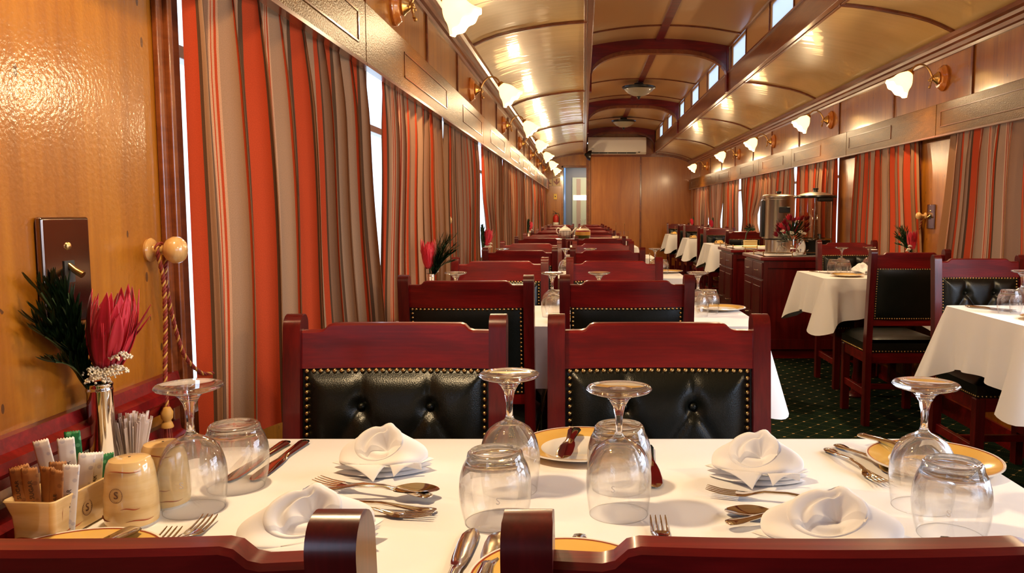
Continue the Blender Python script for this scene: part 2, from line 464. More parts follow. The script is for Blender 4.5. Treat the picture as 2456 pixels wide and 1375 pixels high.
# windows: painted frame and a glass pane in every opening
wn = 0
for side, ops in ((-1, OPL), (1, OPR)):
    for a, c in ops:
        wn += 1
        xf_ = WXL-.055 if side < 0 else WXR+.055
        w = thing('window_%d' % wn, None, None, (xf_, (a+c)/2, 1.26)); struct(w)
        h = (c-a)/2; fr = MB(); t = .035
        fr.box(-.018,.018,-h,h,-.46,-.46+t); fr.box(-.018,.018,-h,h,.46-t,.46)
        fr.box(-.018,.018,-h,-h+t,-.46,.46); fr.box(-.018,.018,h-t,h,-.46,.46)
        fr.box(-.018,.018,-h,h,.20,.225)
        fr.obj('window_frame', M['frame'], w, False, bevel=.003)
        MB().box(-.003,.003,-h+t,h-t,-.46+t,.46-t).obj('pane', M['pane'], w, False)
# far wall with the corridor opening
fw = MB()
DX0, DX1, DZ = -.386, .115, 2.04
fw.box(WXL-.07, DX0, Y1, Y1+.06, 0, 2.5); fw.box(DX0, DX1, Y1, Y1+.06, DZ, 2.5)
o_ = struct(fw.obj('wall_far', M['honey'], smooth=False))
struct(MB().box(DX1, WXR+.07, Y1, Y1+.06, 0, 2.9).obj('wall_partition', M['partition'], smooth=False))
struct(MB().box(WXL-.07, WXR+.07, Y0-.06, Y0, 0, 2.9).obj('wall_back', M['honey'], smooth=False))
# vestibule beyond the opening
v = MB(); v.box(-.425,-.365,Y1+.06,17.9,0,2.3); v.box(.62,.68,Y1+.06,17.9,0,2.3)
struct(v.obj('wall_vestibule', mat('painted_blue_daylight', (.09,.27,.52), .3), smooth=False))  # blue daylight from the outer door is put into the wall colour
struct(MB().box(-.425,.68,17.9,17.96,0,2.3).obj('wall_vestibule_end', mat('grey_painted_steel', (.26,.21,.14), .4), smooth=False))
struct(MB().box(-.425,.68,Y1+.06,17.9,2.22,2.3).obj('ceiling_vestibule', M['white'], smooth=False))
d = thing('door_1', None, None, (-.03, 17.86, 0)); struct(d)
MB().box(-.19,.30,0,.03,.02,1.93).obj('door_leaf', mat('cream_door_paint', (.62,.52,.24), .4), d, False)
MB().box(-.10,-.01,-.006,0,.1,1.9).obj('door_stripe', mat('tan_door_panel', (.50,.28,.13), .4), d, False)
MB().box(-.17,.24,-.012,-.005,1.44,1.545).obj('pane', M['litpane'], d, False)
tag(MB().box(-.34,.55,16.5,17.5,2.19,2.215).obj('ceiling_light_panel', M['tube'], None, False),
    'white lit ceiling panel in the vestibule beyond the corridor doorway', 'ceiling light')

# ---- ceilings
CL = [(-.72,.985),(-.67,1.015),(-.60,1.048),(-.52,1.075),(-.42,1.10),(-.30,1.123),(-.18,1.142),(-.07,1.154),(.03,1.16)]
CR = [(2.12,.985),(2.07,1.015),(2.0,1.048),(1.93,1.075),(1.84,1.10),(1.72,1.123),(1.61,1.142),(1.51,1.154),(1.43,1.16)]
def slab(pts, name, mt, y0=Y0, y1=Y1, th=.03):
    poly = [(x, z+EYE) for x, z in pts] + [(x, z+EYE+th) for x, z in pts[::-1]]
    return struct(MB().prism(poly, 'y', y0, y1).obj(name, mt, ang=35))
slab(CL, 'ceiling_left', M['ceil']); slab(CR, 'ceiling_right', M['ceil'])
BXL, BXR = (.027,.067), (1.395,1.435)
CT = 1.575
def topz(x): return CT + .075*(1-((x-.731)/.69)**2)
CC = [(.045+1.37*i/20, topz(.045+1.37*i/20)) for i in range(21)]
slab(CC, 'ceiling_clerestory', M['ceil_in'])
# clerestory side walls, with glazed openings
CW = [(1.35,2.05),(2.75,3.45),(4.13,4.85),(5.55,6.28),(7.15,7.86),(8.55,9.35),(10.0,10.7),(11.4,12.0),(12.95,13.65),(14.4,15.1)]
for side, x0, x1 in (('left', .027,.05), ('right', 1.412,1.435)):
    b = MB(); za, zb, z0, z1 = 1.335+EYE, 1.60+EYE, 1.365+EYE, 1.545+EYE
    b.box(x0,x1,Y0,Y1,za,z0); b.box(x0,x1,Y0,Y1,z1,zb); y = Y0
    for a, c in CW: b.box(x0,x1,y,a+.05,z0,z1); y = c-.05
    b.box(x0,x1,y,Y1,z0,z1)
    struct(b.obj('wall_clerestory_'+side, M['ceil_in'], smooth=False))
mf = mat('frosted_pane', (.75,.82,.9), .4); n = NT(mf)
tl = n.n('ShaderNodeBsdfTranslucent'); tl.inputs['Color'].default_value = (.8,.88,1,1); ms = n.n('ShaderNodeMixShader'); ms.inputs[0].default_value = .75
ou = [x for x in n.t.nodes if x.type == 'OUTPUT_MATERIAL'][0]; n.l(n.b.outputs[0], ms.inputs[1]); n.l(tl.outputs[0], ms.inputs[2]); n.l(ms.outputs[0], ou.inputs[0])
for side in (-1, 1):
    for a, c in CW:
        wn += 1; x = .038 if side < 0 else 1.424; s_ = 1 if side < 0 else -1
        w = thing('window_%d' % wn, None, None, (x, (a+c)/2, 1.455+EYE)); struct(w); h = (c-a)/2
        MB().box(-.004,.004,-h+.05,h-.05,-.09,.09).obj('pane', mf, w, False)
        fr = MB(); t = .012
        for q in ((-h,-h+t,-.12,.12),(h-t,h,-.12,.12)): fr.box(min(s_*.006,s_*.022),max(s_*.006,s_*.022),*q)
        fr.obj('window_frame', M['trim'], w, False)
# ---- trims
tn = 0
def trim(mb, mt='trim', bevel=.002, ang=40, smooth=True):
    global tn; tn += 1
    return struct(mb.obj('trim_%d' % tn, M[mt], None, smooth, bevel=bevel, ang=ang))
E_ = EYE
for x0, x1 in (BXL, BXR): trim(MB().box(x0,x1,Y0,Y1,1.155+E_,1.335+E_), 'oak', .004)
for x, s_ in ((.05,1),(1.412,-1)):
    trim(MB().box(min(x,x+s_*.022),max(x,x+s_*.022),Y0,Y1,1.56+E_,1.59+E_)); trim(MB().box(min(x,x+s_*.03),max(x,x+s_*.03),Y0,Y1,1.325+E_,1.342+E_))
for x, s_ in ((.027,-1),(1.435,1)):
    trim(MB().box(min(x,x+s_*.018),max(x,x+s_*.018),Y0,Y1,1.148+E_,1.168+E_), 'oak')
# cornices
prof = [(0,.900),(.012,.900),(.016,.915),(.030,.920),(.034,.940),(.048,.948),(.052,.965),(.066,.975),(.066,1.0),(0,1.0)]
for s_, x in ((1, WXL), (-1, WXR)):
    trim(MB().prism([(x+s_*a, z+E_) for a, z in prof], 'y', Y0, Y1), 'trim', 0, 30)
# ribs across the side ceilings
def rib(pts, y, w=.028, drop=.016):
    poly = [(x, z+E_+.002) for x, z in pts] + [(x, z+E_-drop) for x, z in pts[::-1]]
    return trim(MB().prism(poly, 'y', y-w/2, y+w/2), 'trim', .004)
for y in (-.6,2.25,5.05,7.85,10.65,13.4,15.9): rib(CL, y)
for y in (-.9,1.9,4.65,7.35,10.1,12.9,15.6): rib(CR, y)
rib(CR, 15.97, .05, .05); rib(CL, 15.97, .05, .03)
for y in (1.8,4.55,7.35,10.2,11.6,14.3): rib(CC, y, .025, .012)
trim(MB().box(.695,.767,Y0,Y1,1.632+E_,1.656+E_), 'mahog')
# depressed arches in the clerestory
def arch(y):
    xa, xb = .067, 1.395; N = 40; up = []; lo = []
    for i in range(N+1):
        x = xa + (xb-xa)*i/N; t = abs((x-.731)/.664)
        up.append((x, topz(x)+E_+.004)); k = 1-(1-max(0,1-t**2.6))**1.0
        lo.append((x, 1.27+E_ + .245*(max(0, 1-t**3.2))**.55))
    poly = up + lo[::-1]
    b = MB()
    for i in range(N):    # strips keep the concave outline clean
        b.prism([lo[i], lo[i+1], up[i+1], up[i]], 'y', y-.03, y+.03)
    b.box(xa, xa+.02, y-.045, y+.045, 1.15+E_, 1.58+E_); b.box(xb-.02, xb, y-.045, y+.045, 1.15+E_, 1.58+E_)
    o = trim(b, 'mahog', 0, 40, False)
    b = MB()              # raised bead along the arch
    for i in range(N):
        (x0,z0),(x1,z1) = lo[i], lo[i+1]
        b.prism([(x0,z0-.004),(x1,z1-.004),(x1,z1+.035),(x0,z0+.035)], 'y', y-.038, y+.038)
    trim(b, 'trim', 0, 40, False)
for y in (3.9,7.95,12.0,15.9): arch(y)
# wall mouldings between the pelmet and the cornice
for y in (.65,1.7,2.75,3.83,4.75,5.85,6.88,7.95,9.0,10.1,11.1,12.2,13.3,14.4): trim(MB().box(WXL,WXL+.010,y-.011,y+.011,1.79,2.08))
for y in (1.3,2.3,3.4,4.50,5.62,6.80,8.05,9.2,10.2,11.4,12.5,13.6,14.8): trim(MB().box(WXR-.010,WXR,y-.011,y+.011,1.79,2.08))
# dado ledge by the first table, and the moulding beside the first window
pr = [(0,.835),(.018,.835),(.022,.85),(.030,.858),(.030,.872),(.018,.878),(.014,.895),(0,.895)]
trim(MB().prism([(WXL+a, z) for a, z in pr], 'y', Y0, 1.40), 'mahog', 0, 30)
trim(MB().prism([(WXL+.9*a, z-.085) for a, z in pr], 'y', Y0, 1.40), 'mahog', 0, 30)
trim(MB().box(WXL,WXL+.010,1.390,1.412,.1,1.62).box(WXL,WXL+.018,1.412,1.428,.1,1.62).box(WXL,WXL+.006,1.428,1.474,.1,1.62), 'trim', .003)
trim(MB().box(WXL-.07,WXL+.012,2.66,2.72,.8,1.72), 'frame')
trim(MB().box(WXR-.012,WXR+.07,8.0-.05,8.0+.06,.8,1.72), 'frame')
trim(MB().box(WXR-.012,WXR,4.68,4.72,.1,1.62)); trim(MB().box(WXR-.012,WXR,5.13,5.17,.1,1.62))
# baseboards
struct(MB().box(WXL,WXL+.015,Y0,Y1,0,.10).obj('baseboard_left', M['mahog'], smooth=False)); struct(MB().box(WXR-.015,WXR,Y0,Y1,0,.10).obj('baseboard_right', M['mahog'], smooth=False))
struct(MB().box(DX1+.03,WXR-.02,Y1-.015,Y1,0,.10).obj('baseboard_far', M['mahog'], smooth=False))
# partition seams, door casing
trim(MB().box(1.12,1.15,Y1-.012,Y1,.1,2.28), 'trim'); trim(MB().box(DX1+.005,DX1+.04,Y1-.03,Y1+.07,0,2.3), 'oak'); trim(MB().box(DX1-.04,DX1+.005,Y1-.03,Y1+.07,0,2.3), 'trim')
trim(MB().box(DX0-.02,DX0+.012,Y1-.02,Y1+.07,0,DZ+.03), 'oak'); trim(MB().box(DX0-.02,DX1,Y1-.02,Y1+.07,DZ,DZ+.04), 'trim')
trim(MB().box(DX1-.01,WXR,Y1-.03,Y1,2.25,2.31), 'trim')

# ================================================================== PELMETS, CURTAINS
def pelmet(side, y0, y1, panels, label):
    x = WXL if side < 0 else WXR; s_ = 1 if side < 0 else -1
    t = thing('curtain_pelmet', label, 'pelmet', (x, (y0+y1)/2, 0), group='veneered pelmets above the windows')
    h = (y1-y0)/2-.002; m_ = (y0+y1)/2
    MB().box(min(s_*.064,s_*.080),max(s_*.064,s_*.080),-h,h,1.612,1.790).box(min(0,s_*.066),max(0,s_*.066),-h,h,1.775,1.790).obj('board', M['pelmet'], t, False, bevel=.003)
    MB().box(min(s_*.055,s_*.082),max(s_*.055,s_*.082),-h,h,1.603,1.613).obj('bottom_bead', M['trim'], t, False)
    for a, c in panels:
        a -= m_; c -= m_; b = MB(); w = .005; e0, e1 = min(s_*.078,s_*.0825), max(s_*.078,s_*.0825)
        b.box(e0,e1,a,c,1.655,1.655+w); b.box(e0,e1,a,c,1.745-w,1.745); b.box(e0,e1,a,a+w,1.655,1.745); b.box(e0,e1,c-w,c,1.655,1.745)
        b.obj('panel_moulding', M['trim'], t, False)
PL = [(-2.9,.9,[(-2,-.3)]),(.9,2.46,[(1.05,2.38)]),(2.46,5.32,[(2.98,3.9),(4.42,5.24)]),(5.32,7.0,[(5.75,6.75)]),(7.0,8.55,[(7.3,8.35)]),(8.55,11.1,[(8.9,9.7),(10.1,10.9)]),(11.1,13.9,[(11.5,12.3),(12.8,13.6)]),(13.9,15.7,[(14.2,15.2)])]
PR = [(-2.9,.9,[(-2,-.3)]),(.9,3.2,[(1.3,2.9)]),(3.2,4.76,[(3.75,4.70)]),(4.76,6.36,[(5.45,6.30)]),(6.36,8.02,[(7.05,7.92)]),(8.02,9.5,[(8.35,9.3)]),(9.5,11.3,[(9.8,10.6)]),(11.3,12.6,[(11.45,12.25)]),(12.6,15.7,[(13.0,14.0),(14.4,15.3)])]
ORD = ['nearest','second','third','fourth','fifth','sixth','seventh','eighth','ninth','tenth','eleventh']
for i, (a, c, p) in enumerate(PL): pelmet(-1, a, c, p, 'varnished wooden pelmet on the left wall, %s from the camera, above striped curtains' % ORD[i])
for i, (a, c, p) in enumerate(PR): pelmet(1, a, c, p, 'varnished wooden pelmet on the right wall, %s from the camera, above striped curtains' % ORD[i])

def curtain(side, yt0, yt1, yb0, yb1, seed, label, n=9, z0=.715, u0=0.0, near=False, pinch=None):
    rnd = random.Random(seed)
    xw = (WXL + .034) if side < 0 else (WXR - .034); s_ = 1 if side < 0 else -1
    wid = (yb1-yb0); fab = wid*1.75
    ph = [rnd.uniform(-.5,.5) for _ in range(n+3)]; am = [rnd.uniform(.6,1.15) for _ in range(n+3)]
    nu, nv = (n*14, 18) if near else (n*9, 9)
    def f(u, v):
        k = u*n; i = int(min(k, n-1e-6)); t = k-i
        p = ph[i]*(1-t) + ph[i+1]*t; a = am[i]*(1-t)+am[i+1]*t
        w = 2*pi*k + p*1.3
        d = 1-v                                    # 0 at the hem, 1 at the top
        A = (.012 + .018*min(1, v*4))*a
        if v < .10: A *= .8
        yy = (yt0*(1-v)+yb0*v)*(1-u) + (yt1*(1-v)+yb1*v)*u
        yy += (.55*(yb1-yb0)/n*.35*sin(2*w+.6)*(.5+.5*v)*a + .010*sin(3*v+ph[i]*3)*v)*(1-exp(-u*40))
        if pinch:
            g = exp(-((v-pinch[1])/.22)**2); yy = yy*(1-g*.35) + g*.35*pinch[0]
        x = A*sin(w) + .004*sin(7*v+5*u+seed)
        if near and seed == 3: x = x*(1-exp(-u*40)) - .011*exp(-u*25)
        return (xw + s_*(x + .004), yy, 1.70*(1-v) + z0*v + .006*sin(w*.5))
    b = MB().grid(f, nu, nv, uv=lambda u, v: (u0 + u*fab + .01*v, v))
    o = b.obj('curtain', M['curtain'], ang=0)
    tag(o, label, 'curtain', 'striped curtains on the %s wall' % ('left' if side < 0 else 'right'))
    return o
CURL = [(1.445,2.60,1.440,2.80,3,9,.0,True,None),(2.82,3.98,2.76,4.0,5,10,.03,True,None),(4.06,5.34,4.04,5.42,8,9,.05,False,None),
        (5.56,6.95,5.52,7.0,11,8,.0,False,(6.5,.72)),(7.02,8.22,7.0,8.3,13,8,.3,False,None),(8.4,9.6,8.4,9.7,17,7,.15,False,None),(9.8,11.0,9.75,11.1,19,7,.42,False,(10.3,.7)),
        (11.2,12.4,11.2,12.5,23,7,.2,False,None),(12.6,13.8,12.6,13.9,29,7,0,False,(13.6,.8)),(13.95,15.3,13.95,15.35,31,7,.33,False,None)]
for i, (a, c, e, g, sd, n_, u0, nr, pn) in enumerate(CURL):
    curtain(-1, a, c, e, g, sd, 'red, taupe and brown striped curtain on the left wall, %s from the camera' % ORD[i], n_, .70, u0, nr, pn)
CURR = [(3.38,4.62,3.30,4.78,41,9,.1,None),(5.14,6.28,5.00,6.34,43,9,.28,None),(6.72,7.96,6.68,8.0,47,9,.0,None),(8.06,9.42,8.04,9.42,53,8,.4,None),
        (9.42,10.70,9.4,10.66,59,8,.2,(10.4,.6)),(10.90,12.12,10.90,12.14,61,7,.3,None),(12.12,13.54,12.14,13.54,67,7,.1,(12.8,.7)),(13.54,15.5,13.54,15.5,71,8,.25,None)]
for i, (a, c, e, g, sd, n_, u0, pn) in enumerate(CURR):
    curtain(1, a, c, e, g, sd, 'red, taupe and brown striped curtain on the right wall, %s in view from the camera' % ORD[i], n_, .70, u0, True if i < 3 else False, pn)

# ================================================================== WALL LAMPS
def make_sconce():
    t = thing('wall_sconce', 'x', 'wall lamp')
    Mx = Matrix.Rotation(R(90), 4, 'Y')            # lathe axis onto +X
    MB().lathe([(0,.0),(.076,0),(.076,.010),(.070,.016),(.066,.018),(.060,.028),(.050,.032),(0,.032)], 40, mat=Mx).obj('wall_plate', M['plinth'], t)
    MB().lathe([(0,.032),(.036,.032),(.038,.040),(.028,.048),(.020,.060),(.012,.066),(0,.068)], 28, mat=Mx).obj('boss', M['brass'], t)
    pts = [(.05,0,0),(.066,0,.002),(.078,0,.030),(.098,0,.060),(.128,0,.078),(.160,0,.076),(.182,0,.058),(.190,0,.036)]
    sm = []
    for i in range(len(pts)-1):
        for k in range(4):
            q = k/4; p0 = V(pts[max(i-1,0)]); p1 = V(pts[i]); p2 = V(pts[i+1]); p3 = V(pts[min(i+2,len(pts)-1)])
            sm.append(.5*((2*p1)+(p2-p0)*q+(2*p0-5*p1+4*p2-p3)*q*q+(3*p1-p0-3*p2+p3)*q**3))
    a = MB().tube(sm+[V(pts[-1])], .0055, 10)
    a.tube([(.075,.0+.022*cos(k*.6)*(1-k*.05), -.012+.022*sin(k*.6)*(1-k*.05)) for k in range(12)], .004, 8)
    a.tube([(.070+.010*k*.3, 0, -.01-.012*k) for k in range(4)], [.004,.005,.004,.007], 8)
    a.ball((.083,0,-.052), .008, 10); a.ball((.078,.022,-.01), .007, 10); a.ball((.078,-.022,-.01), .007, 10)
    a.obj('arm', M['brass'], t)
    tilt = Matrix.Translation(V((.190,0,.040))) @ Matrix.Rotation(R(-40), 4, 'Y')
    g = MB().lathe([(.014,.004),(.020,-.004),(.022,-.016),(.016,-.022),(0,-.022)], 20); g.xf(tilt).obj('gallery', M['brass'], t)
    def sh(u, v):
        a = 2*pi*u; z = -.018 - .118*v
        r = .020 + .036*sin(min(1, v*1.7)*pi/2) + .020*max(0, v-.6)/.4*(v)
        r *= 1 + .075*max(0, v-.45)*cos(8*a)
        z += .012*max(0, v-.6)*cos(8*a)
        return tuple(tilt @ V((r*cos(a), r*sin(a), z)))
    MB().grid(sh, 48, 12).obj('shade', M['shade'], t, ang=0, solid=.0025, merge=1e-6)
    MB().ball((0,0,0), .020, 16, 1.3).xf(tilt @ Matrix.Translation(V((0,0,-.075)))).obj('bulb', M['bulb'], t)
    return t, tuple(tilt @ V((0,0,-.150)))
scn, lp = make_sconce(); SC = Proto(scn)
def light_pt(x, y, z, w=LAMP_W):
    l = bpy.data.lights.new('lamp_light', 'POINT'); l.energy = w; l.color = LAMP_COL; l.shadow_soft_size = .03
    o = bpy.data.objects.new('lamp_light', l); col.objects.link(o); o.location = (x, y, z)
    s_ = 1 if x < .7 else -1
    m_ = bpy.data.lights.new('lamp_mouth_light', 'AREA'); m_.shape = 'DISK'; m_.size = .085; m_.energy = MOUTH_W; m_.color = LAMP_COL
    q = bpy.data.objects.new('lamp_mouth_light', m_); col.objects.link(q); q.location = (x - s_*.012, y, z + .014); q.rotation_euler = (0, R(-38)*s_, 0)
SZ = 1.955
SL = [1.02,3.18,5.30,7.42,9.35,11.2,13.1,15.0]; SR = [.6,2.72,4.86,7.02,9.1,11.1,13.9]
for i, y in enumerate(SL):
    SC.put((WXL, y, SZ), 0, 'lit brass wall lamp with tulip glass shade on the left wall, %s' % (ORD[i-1]+' in view' if i else 'above the nearest table'), 'lit wall lamps')
    light_pt(WXL+lp[0], y, SZ+lp[2])
for i, y in enumerate(SR):
    SC.put((WXR, y, SZ), pi, 'lit brass wall lamp with tulip glass shade on the right wall, %s' % (ORD[i-2]+' in view' if i > 1 else ['above the camera','just outside the view'][i]), 'lit wall lamps')
    light_pt(WXR-lp[0], y, SZ+lp[2])
l = bpy.data.lights.new('vestibule_light', 'AREA'); l.energy = 9; l.size = .7; l.color = (1,.93,.82)
o = bpy.data.objects.new('vestibule_light', l); col.objects.link(o); o.location = (.10,17.0,2.17)
# unlit bowl lamps under the clerestory ceiling
bt = thing('ceiling_bowl_lamp', 'x', 'ceiling lamp')
MB().lathe([(0,.0),(.06,0),(.06,-.015),(.02,-.02),(.012,-.03),(.012,-.20),(0,-.20)], 24).obj('stem', M['black'], bt)
MB().lathe([(.205,-.04),(.215,-.045),(.21,-.062),(.185,-.075),(.17,-.07),(.2,-.05)], 40).obj('rim', M['black'], bt)
MB().lathe([(.195,-.06),(.17,-.095),(.125,-.130),(.07,-.155),(0,-.165)], 40).obj('glass_bowl', M['bowlglass'], bt)
MB().lathe([(0,-.16),(.025,-.163),(.022,-.175),(.010,-.185),(0,-.20)], 20).obj('finial', M['black'], bt)
BL = Proto(bt)
BL.put((.715,10.5,topz(.7)+E_-.018), 0, 'unlit glass bowl lamp under the raised ceiling, the nearer of two'); BL.put((.715,14.3,topz(.7)+E_-.018), 0, 'unlit glass bowl lamp under the raised ceiling, the farther of two')

# ================================================================== END-WALL FITTINGS
ac = thing('air_conditioner', 'white air conditioning unit mounted high above the far wooden partition', 'air conditioner', (.665, 15.86, 1.115+E_))
pr = [(-.10,.04),(-.11,.10),(-.10,.27),(-.06,.325),(.12,.33),(.12,.02),(-.04,.0)]
MB().prism(pr, 'x', -.56, .56).obj('casing', M['white'], ac, bevel=.006)
MB().box(-.50,.36,-.106,-.03,.012,.035).obj('air_outlet', M['dark'], ac, False)
[MB().box(x,x+.004,-.109,-.03,.012,.035).obj('louvre', M['white'], ac, False) for x in (-.35,-.18,0,.18)]
MB().box(-.49,-.44,-.112,-.108,.095,.105).obj('maker_mark', M['grey'], ac, False)
MB().box(.40,.44,-.109,-.10,.03,.045).obj('display', M['dark'], ac, False)
sp = thing('cone_speaker', 'black cone shaped speaker fixed at the end of the left ceiling beam', 'speaker', (.04, 15.6, 1.10+E_))
MB().lathe([(.02,0),(.03,.02),(.085,.07),(.10,.12),(.095,.125),(0,.10)], 24, mat=Matrix.Rotation(R(100), 4, 'Y')).obj('horn', M['black'], sp)
MB().box(-.012,.012,-.01,.01,-.02,.06).obj('bracket', M['chrome'], sp, False)
# the arrow and person signs, the switch, the extinguisher
def sign(name, label, cx_, cz, w, h):
    t = thing(name, label, 'sign', (cx_, Y1, cz)); MB().box(-w/2,w/2,-.006,-.0002,-h/2,h/2).obj('board', M['signpale'], t, False)
    f = MB(); e = .006
    for q in ((-w/2,w/2,-h/2,-h/2+e),(-w/2,w/2,h/2-e,h/2),(-w/2,-w/2+e,-h/2,h/2),(w/2-e,w/2,-h/2,h/2)): f.box(q[0],q[1],-.008,-.006,q[2],q[3])
    f.obj('border', M['trim'], t, False); return t
px = 16/1950
s1 = sign('arrow_sign', 'pale square sign with a maroon arrow pointing down beside the corridor doorway', -.505, EYE+.595, .155, .165)
MB().prism([(-.016,.055),(.016,.055),(.016,-.005),(.055,.03),(.055,-.005),(0,-.06),(-.055,-.005),(-.055,.03),(-.016,-.005)], 'y', -.0085, -.006).obj('arrow', M['signred'], s1, False)
s2 = sign('symbol_sign', 'pale sign with a maroon upright bar above the arrow sign', -.505, EYE+.76, .155, .155)
MB().box(-.018,.018,-.0085,-.006,-.04,.04).obj('symbol', M['signred'], s2, False)
s3 = sign('picture_sign', 'pale sign with a maroon slanted shape left of the arrow sign', -.64, EYE+.585, .11, .14)
MB().prism([(-.04,-.03),(.045,-.03),(.0,.0),(-.01,.03)], 'y', -.0085, -.006).obj('symbol', M['signred'], s3, False)
sw = thing('key_switch', 'small yellow wall box with a dark keyhole left of the corridor doorway', 'switch', (-.53, Y1, EYE+.31))
MB().box(-.033,.033,-.02,-.0002,-.055,.055).obj('box', M['yellow'], sw, False, bevel=.004); MB().lathe([(0,0),(.012,0),(.012,.003),(0,.003)], 14, (0,-.0205,0), Matrix.Rotation(R(90),4,'X')).obj('keyhole', M['dark'], sw)
fe = thing('fire_extinguisher', 'small red fire extinguisher on the end wall beside the corridor doorway', 'fire extinguisher', (-.52, Y1-.075, EYE-.30))
MB().lathe([(0,0),(.050,0),(.056,.01),(.056,.20),(.045,.235),(.02,.25),(.018,.265),(0,.265)], 24).obj('cylinder', M['dispred'], fe)
MB().lathe([(.0565,.03),(.0572,.03),(.0572,.11),(.0565,.11)], 24).obj('instruction_label', M['white'], fe)
MB().box(-.012,.012,-.012,.012,.262,.30).bar((0,0,.30),(-.06,0,.335),.012,.008).bar((0,0,.29),(-.055,0,.29),.010,.006).obj('valve', M['black'], fe, False)
MB().tube([(.0,0,.28),(.05,-.01,.29),(.068,-.01,.24),(.066,-.01,.14),(.062,-.01,.08)], .007, 8).obj('hose', M['black'], fe)
MB().box(-.03,.03,.055,.0745,.05,.2).obj('wall_bracket', M['black'], fe, False)
# ================================================================== CHAIRS
TUFT = [((-.066,.075),(-.066,0)),((.066,.075),(.066,0)),((-.066,.075),(0,.175)),((.066,.075),(0,.175)),((-.066,.075),(-.132,.175)),((.066,.075),(.132,.175)),
        ((-.132,.175),(-.132,.30)),((.132,.175),(.132,.30)),((0,.175),(0,.30)),((-.132,.175),(-.17,.12)),((.132,.175),(.17,.12))]
BTN = [(-.066,.075),(.066,.075),(0,.175),(-.132,.175),(.132,.175)]
def dseg(p, s):
    (ax,ay),(bx,by) = s; dx, dy = bx-ax, by-ay
    t = max(0, min(1, ((p[0]-ax)*dx+(p[1]-ay)*dy)/(dx*dx+dy*dy)))
    return sqrt((p[0]-ax-t*dx)**2+(p[1]-ay-t*dy)**2)
def make_chair():
    t = thing('dining_chair', 'x', 'chair')
    HW = .196                                   # half distance between post centres
    def lean(z): return -.045*max(0, (z-.46)/.515)**1.15     # the back reclines
    for s_ in (-1, 1):
        b = MB(); w = .0165; dp = .024; zs = [0,.2,.46,.6,.75,.88,.950] + [.950+.025*sin(R(15*q)) for q in range(1,6)] + [.975]
        rings = []
        for z in zs:
            kk = 1 if z <= .95 else max(.12, sqrt(max(0, 1-((z-.95)/.0252)**2)))
            y = lean(z); kw = 1 if z < .974 else .96
            rings += [(s_*HW-w*kw,y-dp*kk,z),(s_*HW+w*kw,y-dp*kk,z),(s_*HW+w*kw,y+dp*kk,z),(s_*HW-w*kw,y+dp*kk,z)]
        fs = [(0,3,2,1), tuple(len(rings)-4+q for q in range(4))]
        for i in range(len(zs)-1):
            for q in range(4): fs.append((i*4+q, i*4+(q+1)%4, i*4+4+(q+1)%4, i*4+4+q))
        b.add(rings, fs).obj('post', M['mahog_v'], t, ang=28)
    # bowed crest rail with ogee shoulders
    hw = HW-.0155
    def top(x):
        a = abs(x)/hw
        k = min(1, max(0, (.80-a)/.10)); k = k*k*(3-2*k)
        return .944 + .013*k
    def bow(x): return -.012*(1-(x/hw)**2)
    b = MB(); N = 44; R4 = []
    for i in range(N+1):
        x = -hw + 2*hw*i/N; zt = top(x)
        for z, o in ((.872,-.013),(.872,.013),(zt-.004,.013),(zt,.009),(zt,-.009),(zt-.004,-.013)): R4.append((x, lean(z)+bow(x)+o, z))
    fs = [(5,4,3,2,1,0), tuple(N*6+q for q in range(6))]
    for i in range(N):
        for q in range(6): fs.append((i*6+q, i*6+(q+1)%6, i*6+6+(q+1)%6, i*6+6+q))
    b.add(R4, fs).obj('crest_rail', M['mahog'], t, ang=35)
    b = MB().box(-hw,hw,lean(.57)-.012,lean(.57)+.012,.555,.592); b.obj('lower_rail', M['mahog'], t, False, bevel=.003)
    # upholstered back: tufted towards the sitter, plain behind
    H0, H1, PW = .590, .874, hw-.002
    def front(u, v):
        x = -PW+2*PW*u; d = (1-v)*(H1-H0); z = H1-d
        e = min(PW-abs(x), d, (H1-H0)-d)
        m_ = min([dseg((x,d), s) for s in TUFT]); bt_ = min([sqrt((x-p[0])**2+(d-p[1])**2) for p in BTN])
        h = .030*(1-exp(-max(0,e-.008)/.022)) * (1-.42*exp(-m_/.010)) * (1-.75*exp(-(bt_/.016)**2))
        return (x, lean(z)+bow(x)*.7+.008+h, z)
    MB().grid(front, 56, 46).obj('tufted_cushion', M['leather'], t, ang=0)
    def back(u, v):
        x = -PW+2*PW*u; z = H0+(H1-H0)*v; e = min(PW-abs(x), z-H0, H1-z)
        return (x, lean(z)+bow(x)*.9-.010-.010*(1-exp(-e/.02)), z)
    MB().grid(back, 14, 12, flip=True).obj('back_panel', M['leather'], t, ang=0)
    for p in BTN:
        z = H1-p[1]
        MB().ball((p[0], lean(z)+bow(p[0])*.7+.016, z), .0085, 12, .9).obj('button', M['leather'], t)
    def nails(side):
        b = MB(); pts = []
        n1, n2 = 27, 20
        for i in range(n1): pts.append((-PW+.008+(2*PW-.016)*i/(n1-1), H1-.007)); pts.append((-PW+.008+(2*PW-.016)*i/(n1-1), H0+.007))
        for i in range(1, n2): pts += [(-PW+.008, H0+.007+(H1-H0-.014)*i/n2), (PW-.008, H0+.007+(H1-H0-.014)*i/n2)]
        for x, z in pts:
            y = lean(z)+bow(x)*(.7 if side > 0 else .9)+(.012 if side > 0 else -.0135)
            b.lathe([(.0046,0),(.0040,.0022),(.0022,.0036),(0,.004)], 8, (x, y, z), Matrix.Rotation(R(-90*side), 4, 'X'))
        o = b.obj('nail_heads', M['brass'], t, ang=0); o['kind'] = 'stuff'
    nails(1); nails(-1)
    # seat
    b = MB()
